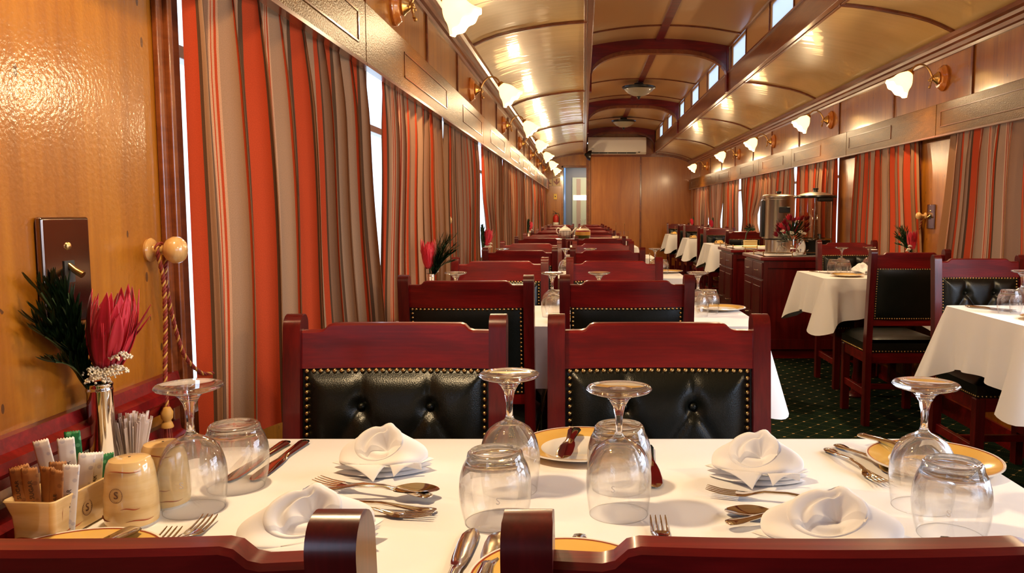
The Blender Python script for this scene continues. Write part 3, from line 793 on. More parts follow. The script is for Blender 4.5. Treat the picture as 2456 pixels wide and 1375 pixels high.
    def seat(u, v):
        x = -.205+.41*u; y = .0+.415*v; e = min(.205-abs(x), v*.415+.02, .415-y)
        return (x, y, .455 + .045*(1-exp(-max(0,e)/.03)))
    b.grid(seat, 18, 18); b.box(-.205,.205,0,.415,.405,.456)
    b.obj('seat', M['leather'], t, ang=60)
    b = MB(); pts = []
    for i in range(24): pts += [((-.2+.4*i/23), -.002, -1), ((-.2+.4*i/23), .417, 1)]
    for x, y, s_ in pts: b.lathe([(.0045,0),(.004,.002),(.002,.0035),(0,.004)], 8, (x,y,.412), Matrix.Rotation(R(-90*s_),4,'X'))
    for i in range(24):
        for s_ in (-1,1): b.lathe([(.0045,0),(.004,.002),(.002,.0035),(0,.004)], 8, (s_*.206,.01+.395*i/23,.412), Matrix.Rotation(R(90*s_),4,'Y'))
    o = b.obj('seat_nail_heads', M['brass'], t, ang=0); o['kind'] = 'stuff'
    MB().box(-.19,.19,.005,.03,.345,.405).box(-.19,.19,.385,.41,.345,.405).box(-.2,-.178,.01,.40,.345,.405).box(.178,.2,.01,.40,.345,.405).obj('seat_frame', M['mahog'], t, False, bevel=.002)
    for s_ in (-1, 1):
        MB().box(s_*.185-.021,s_*.185+.021,.37,.412,0,.40).obj('front_leg', M['mahog_v'], t, False, bevel=.003)
        MB().box(s_*.187-.010,s_*.187+.010,.02,.38,.155,.195).obj('side_stretcher', M['mahog'], t, False, bevel=.002)
    MB().box(-.18,.18,.185,.207,.16,.19).obj('cross_stretcher', M['mahog'], t, False, bevel=.002)
    return t
CH = Proto(make_chair())
PLACE = ['nearest','second','third','fourth','fifth','sixth','seventh']
LX, RX = -.358, .150                     # chair centre lines of the pairs on the left of the aisle
TP = [0, 2.02, 4.06, 6.18, 8.36, 10.58, 12.80]     # how far each table stands beyond the nearest one
rj = random.Random(4)
for k, dy in enumerate(TP):
    for j, x in enumerate((LX, RX)):
        sd = ('window','aisle')[j]
        e = (0,0,0,0) if k == 0 else (rj.uniform(-.012,.012), rj.uniform(-.02,.02), rj.uniform(-1,1), rj.uniform(-1,1))
        xn = x + (.0 if k else (.0, .008)[j])
        q_ = CH.put((xn+e[0]-((-.0025,-.0025)[j] if k == 0 else 0), (.562 if k == 0 else .585)+dy+e[1], 0), R(e[2]), 'dark mahogany dining chair, back to camera, %s side of the %s left-hand table' % (sd, PLACE[k]), 'dining chairs at the left-hand tables')
        CH.put((x+(0,-.004)[j]+e[0]*.5, 1.515+dy+e[1], 0), pi+R(e[3]), 'dark mahogany dining chair facing the camera, %s side beyond the %s left-hand table' % (sd, PLACE[k]), 'dining chairs at the left-hand tables')
for o in list(col.objects):
    if o.get('category') == 'chair' and o.location.y < 1.0: o.scale = (1,1,1)
RC = [(1.835,3.72,pi,'facing the camera, beyond the nearest right-hand table'),(1.755,4.40,0,'back to camera, near side of the second right-hand table'),
      (1.87,5.72,pi,'facing the camera, beyond the second right-hand table, before the cabinets'),
      (1.83,9.25,0,'back to camera, just past the cabinets'),(1.83,10.85,pi,'facing the camera, beyond the third right-hand table'),
      (1.83,11.5,0,'back to camera, near side of the fourth right-hand table'),(1.83,13.05,pi,'facing the camera, beyond the fourth right-hand table'),
      (1.80,13.65,0,'back to camera, near side of the farthest right-hand table'),(1.80,15.3,pi,'facing the camera, beyond the farthest right-hand table'),(1.83,2.2,0,'back to camera, near side of the nearest right-hand table, beside the view')]
for x, y, rz, l_ in RC[:-1]: CH.put((x,y,0), rz, 'dark mahogany chair '+l_, 'dining chairs on the right side')

# ================================================================== TABLES AND CLOTHS
TZ = .78
def make_table(w, d, px_=0):
    t = thing('dining_table', 'x', 'table')
    MB().box(-w/2,w/2,-d/2,d/2,.748,.774).obj('table_top', M['mahog'], t, False, bevel=.004)
    MB().lathe([(0,.02),(.034,.02),(.034,.05),(.028,.07),(.032,.12),(.026,.16),(.026,.60),(.032,.64),(.045,.70),(.08,.748),(0,.748)], 28, (px_,0,0)).obj('pedestal', M['mahog_v'], t)
    MB().lathe([(0,0),(.055,0),(.059,.008),(.052,.020),(.040,.030),(0,.032)], 36, (px_,0,0)).obj('base', M['mahog_v'], t)
    return t
def cloth(x0, x1, y0, y1, label, seed=0, hang=.205, group='white tablecloths'):
    rnd = random.Random(seed); rc = .03; x0 -= .006; x1 += .006; y0 -= .006; y1 += .006
    cs = [(x1-rc,y1-rc,0),(x0+rc,y1-rc,90),(x0+rc,y0+rc,180),(x1-rc,y0+rc,270)]
    per = []                                        # (x, y, nx, ny, distance to corner)
    nc = 8
    corners = [(x1,y1),(x0,y1),(x0,y0),(x1,y0)]
    for ci, (cx_, cy_, a0) in enumerate(cs):
        for i in range(nc+1):
            a = R(a0+90*i/nc); per.append((cx_+rc*cos(a), cy_+rc*sin(a), cos(a), sin(a)))
        nx = cs[(ci+1)%4]; a = R(a0+90); sx, sy = cx_+rc*cos(a), cy_+rc*sin(a); ex, ey = nx[0]+rc*cos(a), nx[1]+rc*sin(a)
        m_ = max(10, int(sqrt((ex-sx)**2+(ey-sy)**2)/.018))
        for i in range(1, m_): per.append((sx+(ex-sx)*i/m_, sy+(ey-sy)*i/m_, cos(a), sin(a)))
    n = len(per); vs = []; rings = 16; s = 0; px, py = per[0][:2]
    k1, k2 = rnd.uniform(0,6), rnd.uniform(0,6); ln = []
    for p in per: s += sqrt((p[0]-px)**2+(p[1]-py)**2); ln.append(s); px, py = p[:2]
    for j in range(rings+1):
        t = j/rings
        for i, (x, y, nx, ny) in enumerate(per):
            dc = min(sqrt((x-c[0])**2+(y-c[1])**2) for c in corners)
            c = exp(-(dc/.06)**2); c2 = exp(-((dc-.115)/.045)**2)
            L = hang*(1+.55*exp(-dc/.085))
            rip = .5+.5*sin(ln[i]*26+k1)+.5*sin(ln[i]*41+k2)
            off = .004*min(1,t*8) + t*(.022*rip + .080*c - .026*c2 + .014)
            ar = .004*(1-max(0,1-t*10))
            xx = x + nx*(off); yy = y + ny*(off)
            xx = min(max(xx, WXL+.036), WXR-.036)
            vs.append((xx, yy, TZ - L*t - ar - .0015*(t > 0)))
    fs = []
    for j in range(rings):
        for i in range(n): fs.append((j*n+i, j*n+(i+1)%n, (j+1)*n+(i+1)%n, (j+1)*n+i))
    b = MB().add(vs, fs); b.add([vs[i] for i in range(n)], [tuple(range(n))])
    hem = MB()
    o = b.obj('tablecloth', M['linen'], ang=60, merge=1e-5)
    o['label'] = label; o['category'] = 'tablecloth'; o['group'] = group
    return o
TW, TD = 1.285, .615
TBL = Proto(make_table(TW, TD, -.08))
for k, dy in enumerate(TP):
    cx_, cy_ = -.022, .755+TD/2+dy
    TBL.put((cx_, cy_, 0), 0, 'pedestal dining table under a white cloth, %s on the left of the aisle' % PLACE[k], 'pedestal tables')
    cloth(cx_-TW/2, cx_+TW/2, cy_-TD/2, cy_+TD/2, 'white linen cloth draped over the %s left-hand table' % PLACE[k], k)
RT = [(1.53,3.08),(1.44,5.12),(1.56,10.15),(1.56,12.35),(1.52,14.6)]
TB2 = Proto(make_table(2.06-1.53, .64))
for k, (x0, yc) in enumerate(RT):
    w = 2.075-x0
    q_ = TB2.put(((x0+2.072)/2+.002, yc, 0), 0, 'small pedestal table against the right wall, %s from the camera' % PLACE[k], 'pedestal tables'); q_.scale = ((w-.012)/.53, 1, 1)
    cloth(x0, 2.072, yc-.32, yc+.32, 'white cloth on the %s small table against the right wall' % PLACE[k], 20+k, .22)

# ================================================================== GLASS, CHINA, CUTLERY
t_ = M['thin'].node_tree
for key, f0, p_ in (('thin', .04, 3.0), ('pane', .02, 6.0)):
    t_ = M[key].node_tree; n = NT(M[key])
    mx = [x for x in t_.nodes if x.type == 'MIX_SHADER'][0]
    lw = n.n('ShaderNodeLayerWeight', Blend=.5)
    fac = n.math('ADD', n.math('MULTIPLY', n.math('POWER', lw.outputs['Facing'], p_), .75 if key == 'thin' else .25), f0)
    n.l(fac, mx.inputs[0])
def prof_glass(pts, z0, z1, tmax, n=12):
    def r_at(z):
        for i in range(len(pts)-1):
            (ra,za),(rb,zb) = pts[i], pts[i+1]
            if za <= z <= zb:
                q = (z-za)/(zb-za); rm = pts[max(i-1,0)]; rn = pts[min(i+2,len(pts)-1)]
                return .5*((2*ra)+(rb-rm[0])*q+(2*rm[0]-5*ra+4*rb-rn[0])*q*q+(3*ra-rm[0]-3*rb+rn[0])*q**3)
        return pts[-1][0]
    outer = [(r_at(z0+(z1-z0)*i/n), z0+(z1-z0)*i/n) for i in range(n+1)]
    low = [(r_at(z0*i/10), z0*i/10) for i in range(11)]
    inner = []
    for i in range(n+1):
        q = i/n; r, z = outer[i]; inner.append((max(0,r-.00012-tmax*.8*q**1.4), z-tmax*.55*q**1.6))
    return low, outer, inner
def make_goblet():
    t = thing('wine_goblet', 'x', 'glass')
    pr = [(.0380,0),(.0398,.012),(.0418,.030),(.0424,.046),(.0408,.062),(.0360,.078),(.0280,.090),(.0170,.0975),(.0085,.101)]
    low, out, inn = prof_glass(pr, .030, .101, .0050)
    rimq = [(r-.0009, z) for r, z in low]; inn = [(max(0,r-.0008), z) for r, z in inn]; out = low[:-1]+out; inn = rimq[:-1]+inn
    MB().lathe([(0,inn[-1][1]-.0005)]+[p for p in inn[::-1] if p[0] > .003]+out+[(.0062,.104),(.0048,.108),(.0044,.118),(.0052,.130),(.0080,.142),(.0135,.1515),(.0180,.1550),(0,.1552)], 48).obj('bowl_and_stem', M['drink'], t, ang=0, merge=1e-6)
    MB().lathe([(0,.1554),(.0182,.1553),(.034,.160),(.0405,.1625),(.0425,.1650),(.0405,.1675),(.030,.1668),(0,.1660)], 48).obj('foot', M['drink'], t, ang=0, merge=1e-6)
    tx = text('etched_mark', 'S', .012, M['etch'], t, (0,-.0427,.046), (R(90),0,0), .0001)
    return t
M['etch'] = mat('etched_mark', (.9,.86,.82), .6)
def make_tumbler():
    t = thing('water_tumbler', 'x', 'glass')
    pr = [(.0385,0),(.0415,.010),(.0445,.025),(.0458,.042),(.0445,.060),(.0405,.074),(.0360,.083)]
    low, out, inn = prof_glass(pr, .030, .083, .0040)
    rimq = [(r-.0010, z) for r, z in low]; inn = [(max(0,r-.0009), z) for r, z in inn]; out = low[:-1]+out; inn = rimq[:-1]+inn
    MB().lathe([(0,.0785),(.026,.0790)]+inn[::-1][1:]+out+[(.0345,.0895),(.0315,.0925),(.0270,.0905),(.020,.0885),(0,.0880)], 48).obj('glass_body', M['drink'], t, ang=0, merge=1e-6)
    text('etched_mark', 'S', .012, M['etch'], t, (0,-.0462,.042), (R(90),0,0), .0001)
    return t
def make_plate(r=.1):
    t = thing('side_plate', 'x', 'plate')
    MB().lathe([(0,.004),(.060*r/.1,.004),(.066*r/.1,.0065),(.066*r/.1,.003),(.05*r/.1,0),(0,0)], 56).obj('plate_well', M['plate_white'], t)
    MB().lathe([(.066*r/.1,.0065),(.080*r/.1,.0105),(.0975*r/.1,.0140),(.0975*r/.1,.0120),(.080*r/.1,.0075),(.066*r/.1,.003)], 56).obj('plate_rim', M['plate_yellow'], t)
    MB().lathe([(.0972*r/.1,.0143),(.0995*r/.1,.0146),(.0997*r/.1,.0125),(.0975*r/.1,.0118)], 56).obj('rust_rim_line', M['plate_white'], t)
    MB().lathe([(.0952*r/.1,.01375),(.0960*r/.1,.0141),(.0970*r/.1,.0143),(.0968*r/.1,.0137)], 56).obj('rust_line', M['rust'], t)
    return t
def loft(b, st, n=8):
    """stations (y, half width, z, half thickness)"""
    vs = []; fs = []
    for y, w, z, h in st:
        for k in range(n):
            a = 2*pi*k/n; ca, sa = cos(a), sin(a)
            vs.append((w*math.copysign(abs(ca)**.7, ca), y, z + h*math.copysign(abs(sa)**.8, sa)))
    for i in range(len(st)-1):
        for k in range(n): fs.append((i*n+k, i*n+(k+1)%n, (i+1)*n+(k+1)%n, (i+1)*n+k))
    fs += [tuple(range(n-1,-1,-1)), tuple((len(st)-1)*n+k for k in range(n))]
    return b.add(vs, fs)
HAND = [(-.092,.002,.0035,.0012),(-.090,.0075,.0035,.0018),(-.082,.0098,.0038,.002),(-.072,.0088,.004,.002),(-.062,.0062,.0045,.002),(-.045,.0046,.0065,.002),(-.015,.0034,.0095,.002),(.015,.0030,.0085,.002)]
def make_spoon():
    t = MB(); loft(t, HAND+[(.030,.0042,.0055,.0018),(.036,.007,.0045,.0014)])
    def bowl(u, v):
        y = .034+.062*u; w = .0205*(sin(pi*min(1,(u*.94+.06)))**.55)*(1-.10*u)
        a = (v-.5)*2
        return (w*a, y, .0052 - .0045*sin(pi*u)*(1-a*a)**1 + .0018*sin(pi*u)*a*a - .001*u)
    t.grid(bowl, 20, 10)
    s0 = len(t.v); t.grid(lambda u, v: (bowl(u,v)[0], bowl(u,v)[1], bowl(u,v)[2]-.0011), 20, 10, flip=True)
    return t
def make_fork():
    t = MB(); loft(t, HAND+[(.028,.0045,.006,.0016),(.040,.0105,.0035,.0012),(.050,.0118,.0032,.0011),(.054,.0118,.0034,.0011)])
    for k in range(4):
        x = -.0094+.00627*k
        vs = [(.052,.0021,.0034,.0010),(.062,.0018,.0034,.0010),(.075,.0016,.0045,.0009),(.088,.0013,.0070,.0008),(.094,.0006,.0085,.0005)]
        s0 = len(t.v); loft(t, vs, 6)
        for i in range(s0, len(t.v)): q = t.v[i]; t.v[i] = (q[0]+x, q[1], q[2])
    return t
def make_knife(l=1.0):
    t = MB(); loft(t, [(-.100,.002,.004,.0015),(-.098,.0085,.004,.0028),(-.088,.0100,.004,.003),(-.060,.0080,.004,.003),(-.020,.0062,.004,.0028),(-.008,.0070,.0035,.0022),(-.002,.0085,.003,.001),
        (.020,.0105,.003,.0007),(.060,.0115,.003,.0006),(.085,.0105,.003,.0006),(.098,.0065,.003,.0005),(.103,.001,.003,.0004)])
    return t
PR = {}
def piece(kind, label, group=None):
    if kind not in PR:
        b, nm = {'spoon': (make_spoon, 'dessert_spoon'), 'fork': (make_fork, 'table_fork'), 'knife': (make_knife, 'table_knife'), 'butter': (make_knife, 'butter_knife')}[kind]
        o = b().obj(nm, M['silver'], None, ang=55, merge=1e-6)
        if kind == 'butter': o.scale = (1.15,.78,1)
        PR[kind] = o; o['used'] = 0; del o['used']; first = True
    else:
        o = PR[kind].copy(); col.objects.link(o)
    o['label'] = label; o['category'] = {'spoon':'spoon','fork':'fork'}.get(kind, 'knife')
    if group: o['group'] = group
    return o
def lay(kind, handle, tip, label, z=TZ, group='silver cutlery on the nearest table', pitch=0, roll=0):
    o = piece(kind, label, group)
    dx, dy = tip[0]-handle[0], tip[1]-handle[1]; L = sqrt(dx*dx+dy*dy)
    o.location = ((handle[0]+tip[0])/2, (handle[1]+tip[1])/2, z+.0005)
    o.rotation_mode = 'ZXY' if False else 'XYZ'
    o.rotation_euler = (pitch, roll, atan2(dy, dx)-pi/2)
    return o
# ---- napkin: folded base, standing hood, front flaps
def make_napkin(seed=0, var=0):
    rnd = random.Random(seed); t = thing('folded_napkin', 'x', 'napkin')
    b = MB()
    def layer(z, sx, sy, th, yo, wob):
        def f(u, v):
            a = 2*pi*u; c_, s_ = cos(a), sin(a)
            k = 1/(abs(c_)**1.25+abs(s_)**1.25)**(1/1.25)
            k *= v
            return (sx*k*c_, yo+sy*k*s_, z + th*(1-v**6) + wob*sin(3*a+seed)*v)
        b.grid(f, 40, 8, flip=False)
        b.grid(lambda u, v: (f(u,v)[0]*.985, f(u,v)[1]*.985, z-th*.3), 40, 4, flip=True)
    layer(.003,.070,.036,.004,0,.0005); layer(.010,.073,.034,.004,.002,.0015); layer(.018,.076,.036,.003,.0,.002)
    b.obj('folded_base', M['napkin'], t, ang=70, merge=1e-6)
    # hood: a soft body rising from the base to a tilted, open, rolled rim
    C = V((-.006,-.004,.046)); e1 = V((.96,-.10,.20)).normalized(); e2 = V((-.12,.52,.84)).normalized()
    def rim(p):
        k = 1 + .16*exp(-((((p-R(62)+pi)%(2*pi))-pi)/.22)**2) - .10*exp(-((((p-R(84)+pi)%(2*pi))-pi)/.16)**2)
        return C + e1*(.037*cos(p)*k) + e2*(.0265*sin(p)*k)
    def body(u, v):
        p = 2*pi*u; b0 = V((.064*cos(p), .004+.032*sin(p), .017)); r1 = rim(p)
        q = b0.lerp(r1, v); out = V((cos(p), .7*sin(p), .25))
        return tuple(q + out*(.010*sin(pi*v**.8) + .0035*sin(pi*v)*sin(5*p+seed)) )
    MB().grid(body, 64, 14).obj('standing_fold', M['napkin'], t, ang=0, merge=1e-6)
    def inner(u, v):
        p = 2*pi*u; r1 = rim(p); c0 = V((.006,.006,.030))
        q = r1.lerp(c0, v); lip = V((cos(p), .6*sin(p), .4))*(.0035*exp(-(v/.10)**2)) if v > 0 else V((0,0,0))
        bulge = V((.1,-.35,.9))*(.013*sin(pi*min(1,v*1.0))*(1 if sin(p) > -.3 else .35)) - V((0,-.1,1))*(.010*exp(-((v-.30)/.10)**2)*(cos(p) < .3))
        return tuple(q + lip + bulge)
    MB().grid(inner, 64, 18).obj('inner_fold', M['napkin'], t, ang=0, merge=1e-6)
    f = MB()
    for x0, x1, xm, ym, zm in ((-.050,.012,-.006,-.050,.002),(.012,.050,.022,-.042,.006),(-.030,.060,.060,-.022,.010)):
        def fl(u, v):
            x = (x0*(1-u)+x1*u)*(1-v)+xm*v; y = (-.030+.006*abs(u-.5))*(1-v)+ym*v
            return (x, y, .021*(1-v)+zm*v+.004*sin(pi*v))
        f.grid(fl, 8, 8)
    f.obj('front_flaps', M['napkin'], t, ang=0, solid=.0018)
    return t
NAP = Proto(make_napkin(1)); GOB = Proto(make_goblet()); TUM = Proto(make_tumbler()); PLT = Proto(make_plate())
S_ = 'on the nearest table'
GOB.put((-.512,1.041,TZ), R(8), 'upturned wine goblet on the nearest table beside the salt and pepper pots', 'upturned goblets')
GOB.put((-.102,1.116,TZ), R(20), 'upturned wine goblet on the nearest table, behind the centre left tumbler', 'upturned goblets')
GOB.put((.047,1.027,TZ), R(-12), 'upturned wine goblet on the nearest table in front of a tumbler, right of centre', 'upturned goblets')
GOB.put((.451,1.052,TZ), R(-30), 'upturned wine goblet near the right end of the nearest table, beside the rimmed plate', 'upturned goblets')
TUM.put((-.494,1.130,TZ), R(8), 'upturned tumbler on the nearest table behind the left goblet, near the knives', 'upturned tumblers')
TUM.put((-.110,1.000,TZ), R(10), 'upturned tumbler on the nearest table in front of the centre left goblet', 'upturned tumblers')
TUM.put((.052,1.125,TZ), R(-15), 'upturned tumbler on the nearest table directly behind the centre right goblet', 'upturned tumblers')
TUM.put((.446,.955,TZ), R(-28), 'upturned tumbler at the right end of the nearest table, before the goblet', 'upturned tumblers')
PLT.put((-.002,1.305,TZ), 0, 'yellow rimmed side plate at the far middle of the nearest table, butter knife across it', 'side plates')
PLT.put((.542,1.225,TZ), 0, 'yellow rimmed side plate at the right end of the nearest table, behind the glasses', 'side plates')
PLT.put((-.560,.845,TZ), 0, 'yellow rimmed side plate by the sachet box, partly hidden by the chair back', 'side plates')
PLT.put((-.020,.815,TZ), 0, 'yellow rimmed side plate hidden behind the near chair post, front middle', 'side plates')
NAP.put((-.300,1.195,TZ), R(4), 'white napkin folded into a hood, far left of the nearest table', 'hooded napkins')
NAP.put((.255,1.160,TZ), R(-12), 'white napkin folded into a hood, far right of the nearest table', 'hooded napkins')
n3 = NAP.put((-.315,.905,TZ+.004), R(28), 'white napkin lying over cutlery behind the near left chair post', 'hooded napkins'); n3.scale = (1.15,1.15,1.0)
n4 = NAP.put((.285,.900,TZ+.004), R(-8), 'white napkin lying over cutlery behind the near right chair rail', 'hooded napkins'); n4.scale = (1.2,1.15,1.0)
lay('knife', (-.470,1.350), (-.478,1.150), 'silver knife, right of the pair behind the left tumbler')
lay('knife', (-.500,1.345), (-.515,1.145), 'silver knife, left of the pair behind the left tumbler')
lay('fork', (-.194,1.060), (-.385,1.128), 'silver fork with tines to the left above the near left napkin', TZ+.006)
lay('spoon', (-.186,1.025), (-.375,1.058), 'silver spoon with its bowl left, beside the near left napkin', TZ)
lay('spoon', (-.385,1.075), (-.197,1.082), 'silver spoon with its bowl pointing right, over the crossed forks', TZ+.009)
lay('fork', (-.378,1.032), (-.188,1.008), 'silver fork with tines pointing right, lowest of the left cutlery', TZ)
lay('fork', (-.470,.815), (-.472,1.000), 'silver fork with upright tines above the near left chair rail, right of two')
lay('fork', (-.500,.775), (-.497,.958), 'silver fork with upright tines above the near left chair rail, left of two')
lay('fork', (.402,1.300), (.432,1.130), 'silver fork right of the far right napkin, left of two')
lay('fork', (.428,1.315), (.470,1.165), 'silver fork right of the far right napkin, beside the rimmed plate')
lay('knife', (.108,1.322), (.104,1.118), 'silver knife behind the centre right goblet')
lay('butter', (-.012,1.378), (-.032,1.215), 'short butter knife lying across the centre side plate', TZ+.013, pitch=-.02)
lay('knife', (-.141,.765), (-.134,.966), 'silver knife blade left of the near right chair post', TZ)
lay('butter', (-.106,.780), (-.098,.935), 'short butter knife on the edge of the front middle plate', TZ+.008)
lay('spoon', (.365,.975), (.188,1.022), 'silver spoon with its bowl pointing left beside the near right napkin', TZ+.002)
lay('fork', (.350,1.040), (.172,1.092), 'silver fork with tines to the left behind the near right napkin', TZ+.004)
lay('spoon', (.175,.968), (.352,1.028), 'silver spoon with its bowl pointing right behind the near right napkin', TZ+.006)
lay('fork', (.220,.900), (.382,.990), 'silver fork with tines pointing right beyond the near right napkin', TZ)
lay('fork', (.092,.815), (.095,.992), 'silver fork with four upright tines above the near right chair rail')
lay('butter', (.430,.925), (.380,.800), 'small knife whose handle end shows before the right tumbler', TZ)
lay('knife', (-.003,.945), (-.02,.745), 'silver knife whose handle end shows above the near right chair rail', TZ)
lay('butter', (-.530,.925), (-.570,.790), 'butter knife resting on the plate by the sachet box', TZ+.014)
lay('butter', (.462,1.345), (.560,1.205), 'butter knife resting on the right side plate', TZ+.014)
# ---- salt, pepper, sachet box, picks
def logo(parent, loc, rot, s=.016):
    e = thing('emblem', None, None) if False else None
    Mr = Euler(rot).to_matrix().to_4x4()
    b = MB(); r = s*.62; pts = [(r*cos(2*pi*k/28), r*1.1*sin(2*pi*k/28), 0) for k in range(29)]
    b.tube(pts, .00035, 5, False)
    for k in range(22):
        a = 2*pi*k/22; b.ball((r*.86*cos(a), r*.95*sin(a), 0), .00035, 5)
    b.xf(Matrix.Translation(V(loc)) @ Mr); b.obj('emblem_ring', M['logo'], parent, ang=0)
    text('emblem_letter', 'S', s, M['logo'], parent, loc, rot, .0003)
def make_pot():
    t = thing('condiment_pot', 'x', 'shaker')
    MB().lathe([(0,.001),(.026,0),(.0305,.004),(.0318,.014),(.0312,.040),(.0285,.066),(.0262,.078),(.0235,.0835),(.019,.085),(0,.0855)], 44).obj('body', M['cream'], t)
    MB().lathe([(0,0),(.027,0),(.0303,.0035),(.0270,.0036),(0,.0036)], 44).obj('unglazed_foot', M['plate_white'], t)
    MB().lathe([(0,.0854),(.0016,.0854),(.0016,.0858),(0,.0858)], 10).obj('shaker_hole', M['dark'], t)
    for a0, a1, z, r in ((-105,-20,.0735,.0274),(-150,-95,.014,.0321),(-60,0,.012,.0321),(-175,-140,.040,.0315),(-70,-30,.028,.0318)):
        MB().tube([(r*cos(R(a0+(a1-a0)*k/12)), r*sin(R(a0+(a1-a0)*k/12)), z+.0012*sin(k*.5)) for k in range(13)], [.0001+.0006*sin(pi*k/12) for k in range(13)], 5).obj('rust_stroke', M['rust'], t)
    logo(t, (.0316*sin(R(12)), -.0316*cos(R(12)), .046), (R(86),0,R(12)), .013)
    return t
PT = Proto(make_pot())
PT.put((-.567,.994,TZ), R(-14), 'cream glazed shaker pot with rust strokes, nearer of the pair by the sachet box', 'salt and pepper pots')
PT.put((-.560,1.062,TZ), R(-22), 'cream glazed shaker pot behind its twin, beside the upturned goblet', 'salt and pepper pots')
bx = thing('sachet_box', 'cream glazed rectangular box holding sugar sachets at the left wall', 'box', (-.640,.985,TZ), R(-4))
def ring(w, d, z, r=.006, n=5):
    out = []
    for cx_, cy_, a0 in ((w-r,d-r,0),(-w+r,d-r,90),(-w+r,-d+r,180),(w-r,-d+r,270)):
        for i in range(n+1): a = R(a0+90*i/n); out.append((cx_+r*cos(a), cy_+r*sin(a), z))
    return out
rs = [(.022,.058,0),(.0265,.062,.003),(.0265,.062,.02),(.0275,.063,.035),(.0315,.068,.052),(.0325,.069,.054),(.0315,.068,.0555),(.029,.0655,.053),(.0245,.060,.035),(.0240,.0595,.006)]
vs = []; [vs.extend(ring(*q)) for q in rs]; n_ = 24; fs = [tuple(range(n_-1,-1,-1)), tuple((len(rs)-1)*n_+k for k in range(n_))]
for i in range(len(rs)-1):
    for k in range(n_): fs.append((i*n_+k, i*n_+(k+1)%n_, (i+1)*n_+(k+1)%n_, (i+1)*n_+k))
MB().add(vs, fs).obj('tray', M['cream'], bx, ang=50)
logo(bx, (.0272,-.005,.026), (R(90),0,R(90)), .014)
for q in (((.0272,-.045,.010),(.0272,-.015,.012)),((.0285,.018,.040),(.0280,.045,.041)),((-.015,-.0625,.040),(.012,-.0628,.0385)),((-.022,-.0622,.008),(.004,-.0622,.010))):
    a, c = V(q[0]), V(q[1]); MB().tube([a.lerp(c, k/8)+V((0,0,.0008*sin(k*.8))) for k in range(9)], [.0001+.0006*sin(pi*k/8) for k in range(9)], 5).obj('rust_stroke', M['rust'], bx)
def sachet(mt, name, label, x, y, z, rz, tiltx, tilty, txt=None, w=.019, h=.082):
    def f(s_):
        def g(u, v):
            xx = (u-.5)*w; zz = v*h; e = min(u, 1-u)*2; ee = min(1, min(v, 1-v)*12)
            th = .0022*(e**.5)*ee*(1+.3*sin(9*v+x*300))
            if v > .999: zz += .0016*(int(round(u*12)) % 2)
            return (xx, s_*th, zz)
        return g
    b = MB().grid(f(-1), 12, 26).grid(f(1), 12, 26, flip=True)
    o = b.obj(name, M[mt], None, ang=0, merge=1e-7)
    tag(o, label, 'sachet', 'sugar sachets in the cream box')
    o.location = (x, y, z); o.rotation_euler = (tiltx, tilty, rz)
    if txt: text('print', txt, .0072, M['ink'], o, (.001,-.0028,h*.50), (R(90),R(-90),0), .0001)
    return o
bq = [('brown_paper','BROWN SUGAR','brown paper sachet, leftmost at the near end of the box',-.660,.934,-4,-8),('brown_paper','BROWN SUGAR','brown paper sachet, second from the left at the near end',-.648,.936,6,-4),
      ('brown_paper',None,'brown paper sachet, dark and creased in the middle of the near end',-.637,.942,-6,2),('brown_paper','SUGAR','pale brown sachet leaning right beside the white SUGAR one',-.628,.938,-10,8),
      ('white_paper','SUGAR','white paper sachet printed SUGAR at the near right corner of the box',-.620,.946,12,6),('brown_paper',None,'brown sachet behind the leftmost one',-.658,.955,14,-12),
      ('brown_paper',None,'brown sachet behind the middle of the row',-.640,.962,20,3),('white_paper',None,'white sachet standing tall at the rear left of the box',-.655,.985,10,-12),
      ('white_paper','SUGAR','white sachet crumpled in the centre of the box',-.640,.990,25,-2),('white_paper',None,'white sachet leaning at the right centre of the box',-.627,.985,30,8),
      ('white_paper','SUGAR','white sachet beside the green ones',-.622,1.000,35,5),('green_paper',None,'green sachet standing alone at the rear of the box',-.650,1.020,15,-3),
      ('green_paper',None,'green sachet, first of the row at the right rear',-.622,1.018,60,3),('green_paper',None,'green sachet, second of the row at the right rear',-.622,1.028,60,4)]
for i, (mt_, tx_, lb, x, y, rz, tl_) in enumerate(bq):
    zz = .012 if 'tall' in lb or 'alone' in lb or 'centre' in lb else (.008 if mt_ == 'green_paper' else .009)
    sachet(mt_, 'sugar_sachet', lb, x, y, TZ+zz+(.018 if i in (7,8,11) else 0), R(rz), R(-3+(i*37%7)), R(tl_), tx_, h=.070 if mt_ == 'green_paper' and i > 11 else .080)
pk = thing('toothpick_holder', 'bunch of clear wrapped toothpicks standing in a pot behind the shaker', 'toothpicks', (-.668,1.175,TZ)); pk.scale = (1.15,1.15,1.12)
MB().lathe([(0,0),(.021,0),(.023,.004),(.025,.045),(.0235,.045),(.021,.006),(0,.006)], 28).obj('pot', M['thin'], pk)
rr = random.Random(3); b = MB()
for i in range(90):
    a = rr.uniform(0,2*pi); q = .017*sqrt(rr.random()); h = .078+rr.uniform(-.006,.006)
    x, y = q*cos(a), q*sin(a); b.bar((x*.75,y*.75,.008),(x*1.75,y*1.75,h),.0040,.0008, (cos(a*3),sin(a*3),0))
o = b.obj('wrapped_toothpicks', M['clearstraw'], pk, False); o['kind'] = 'stuff'
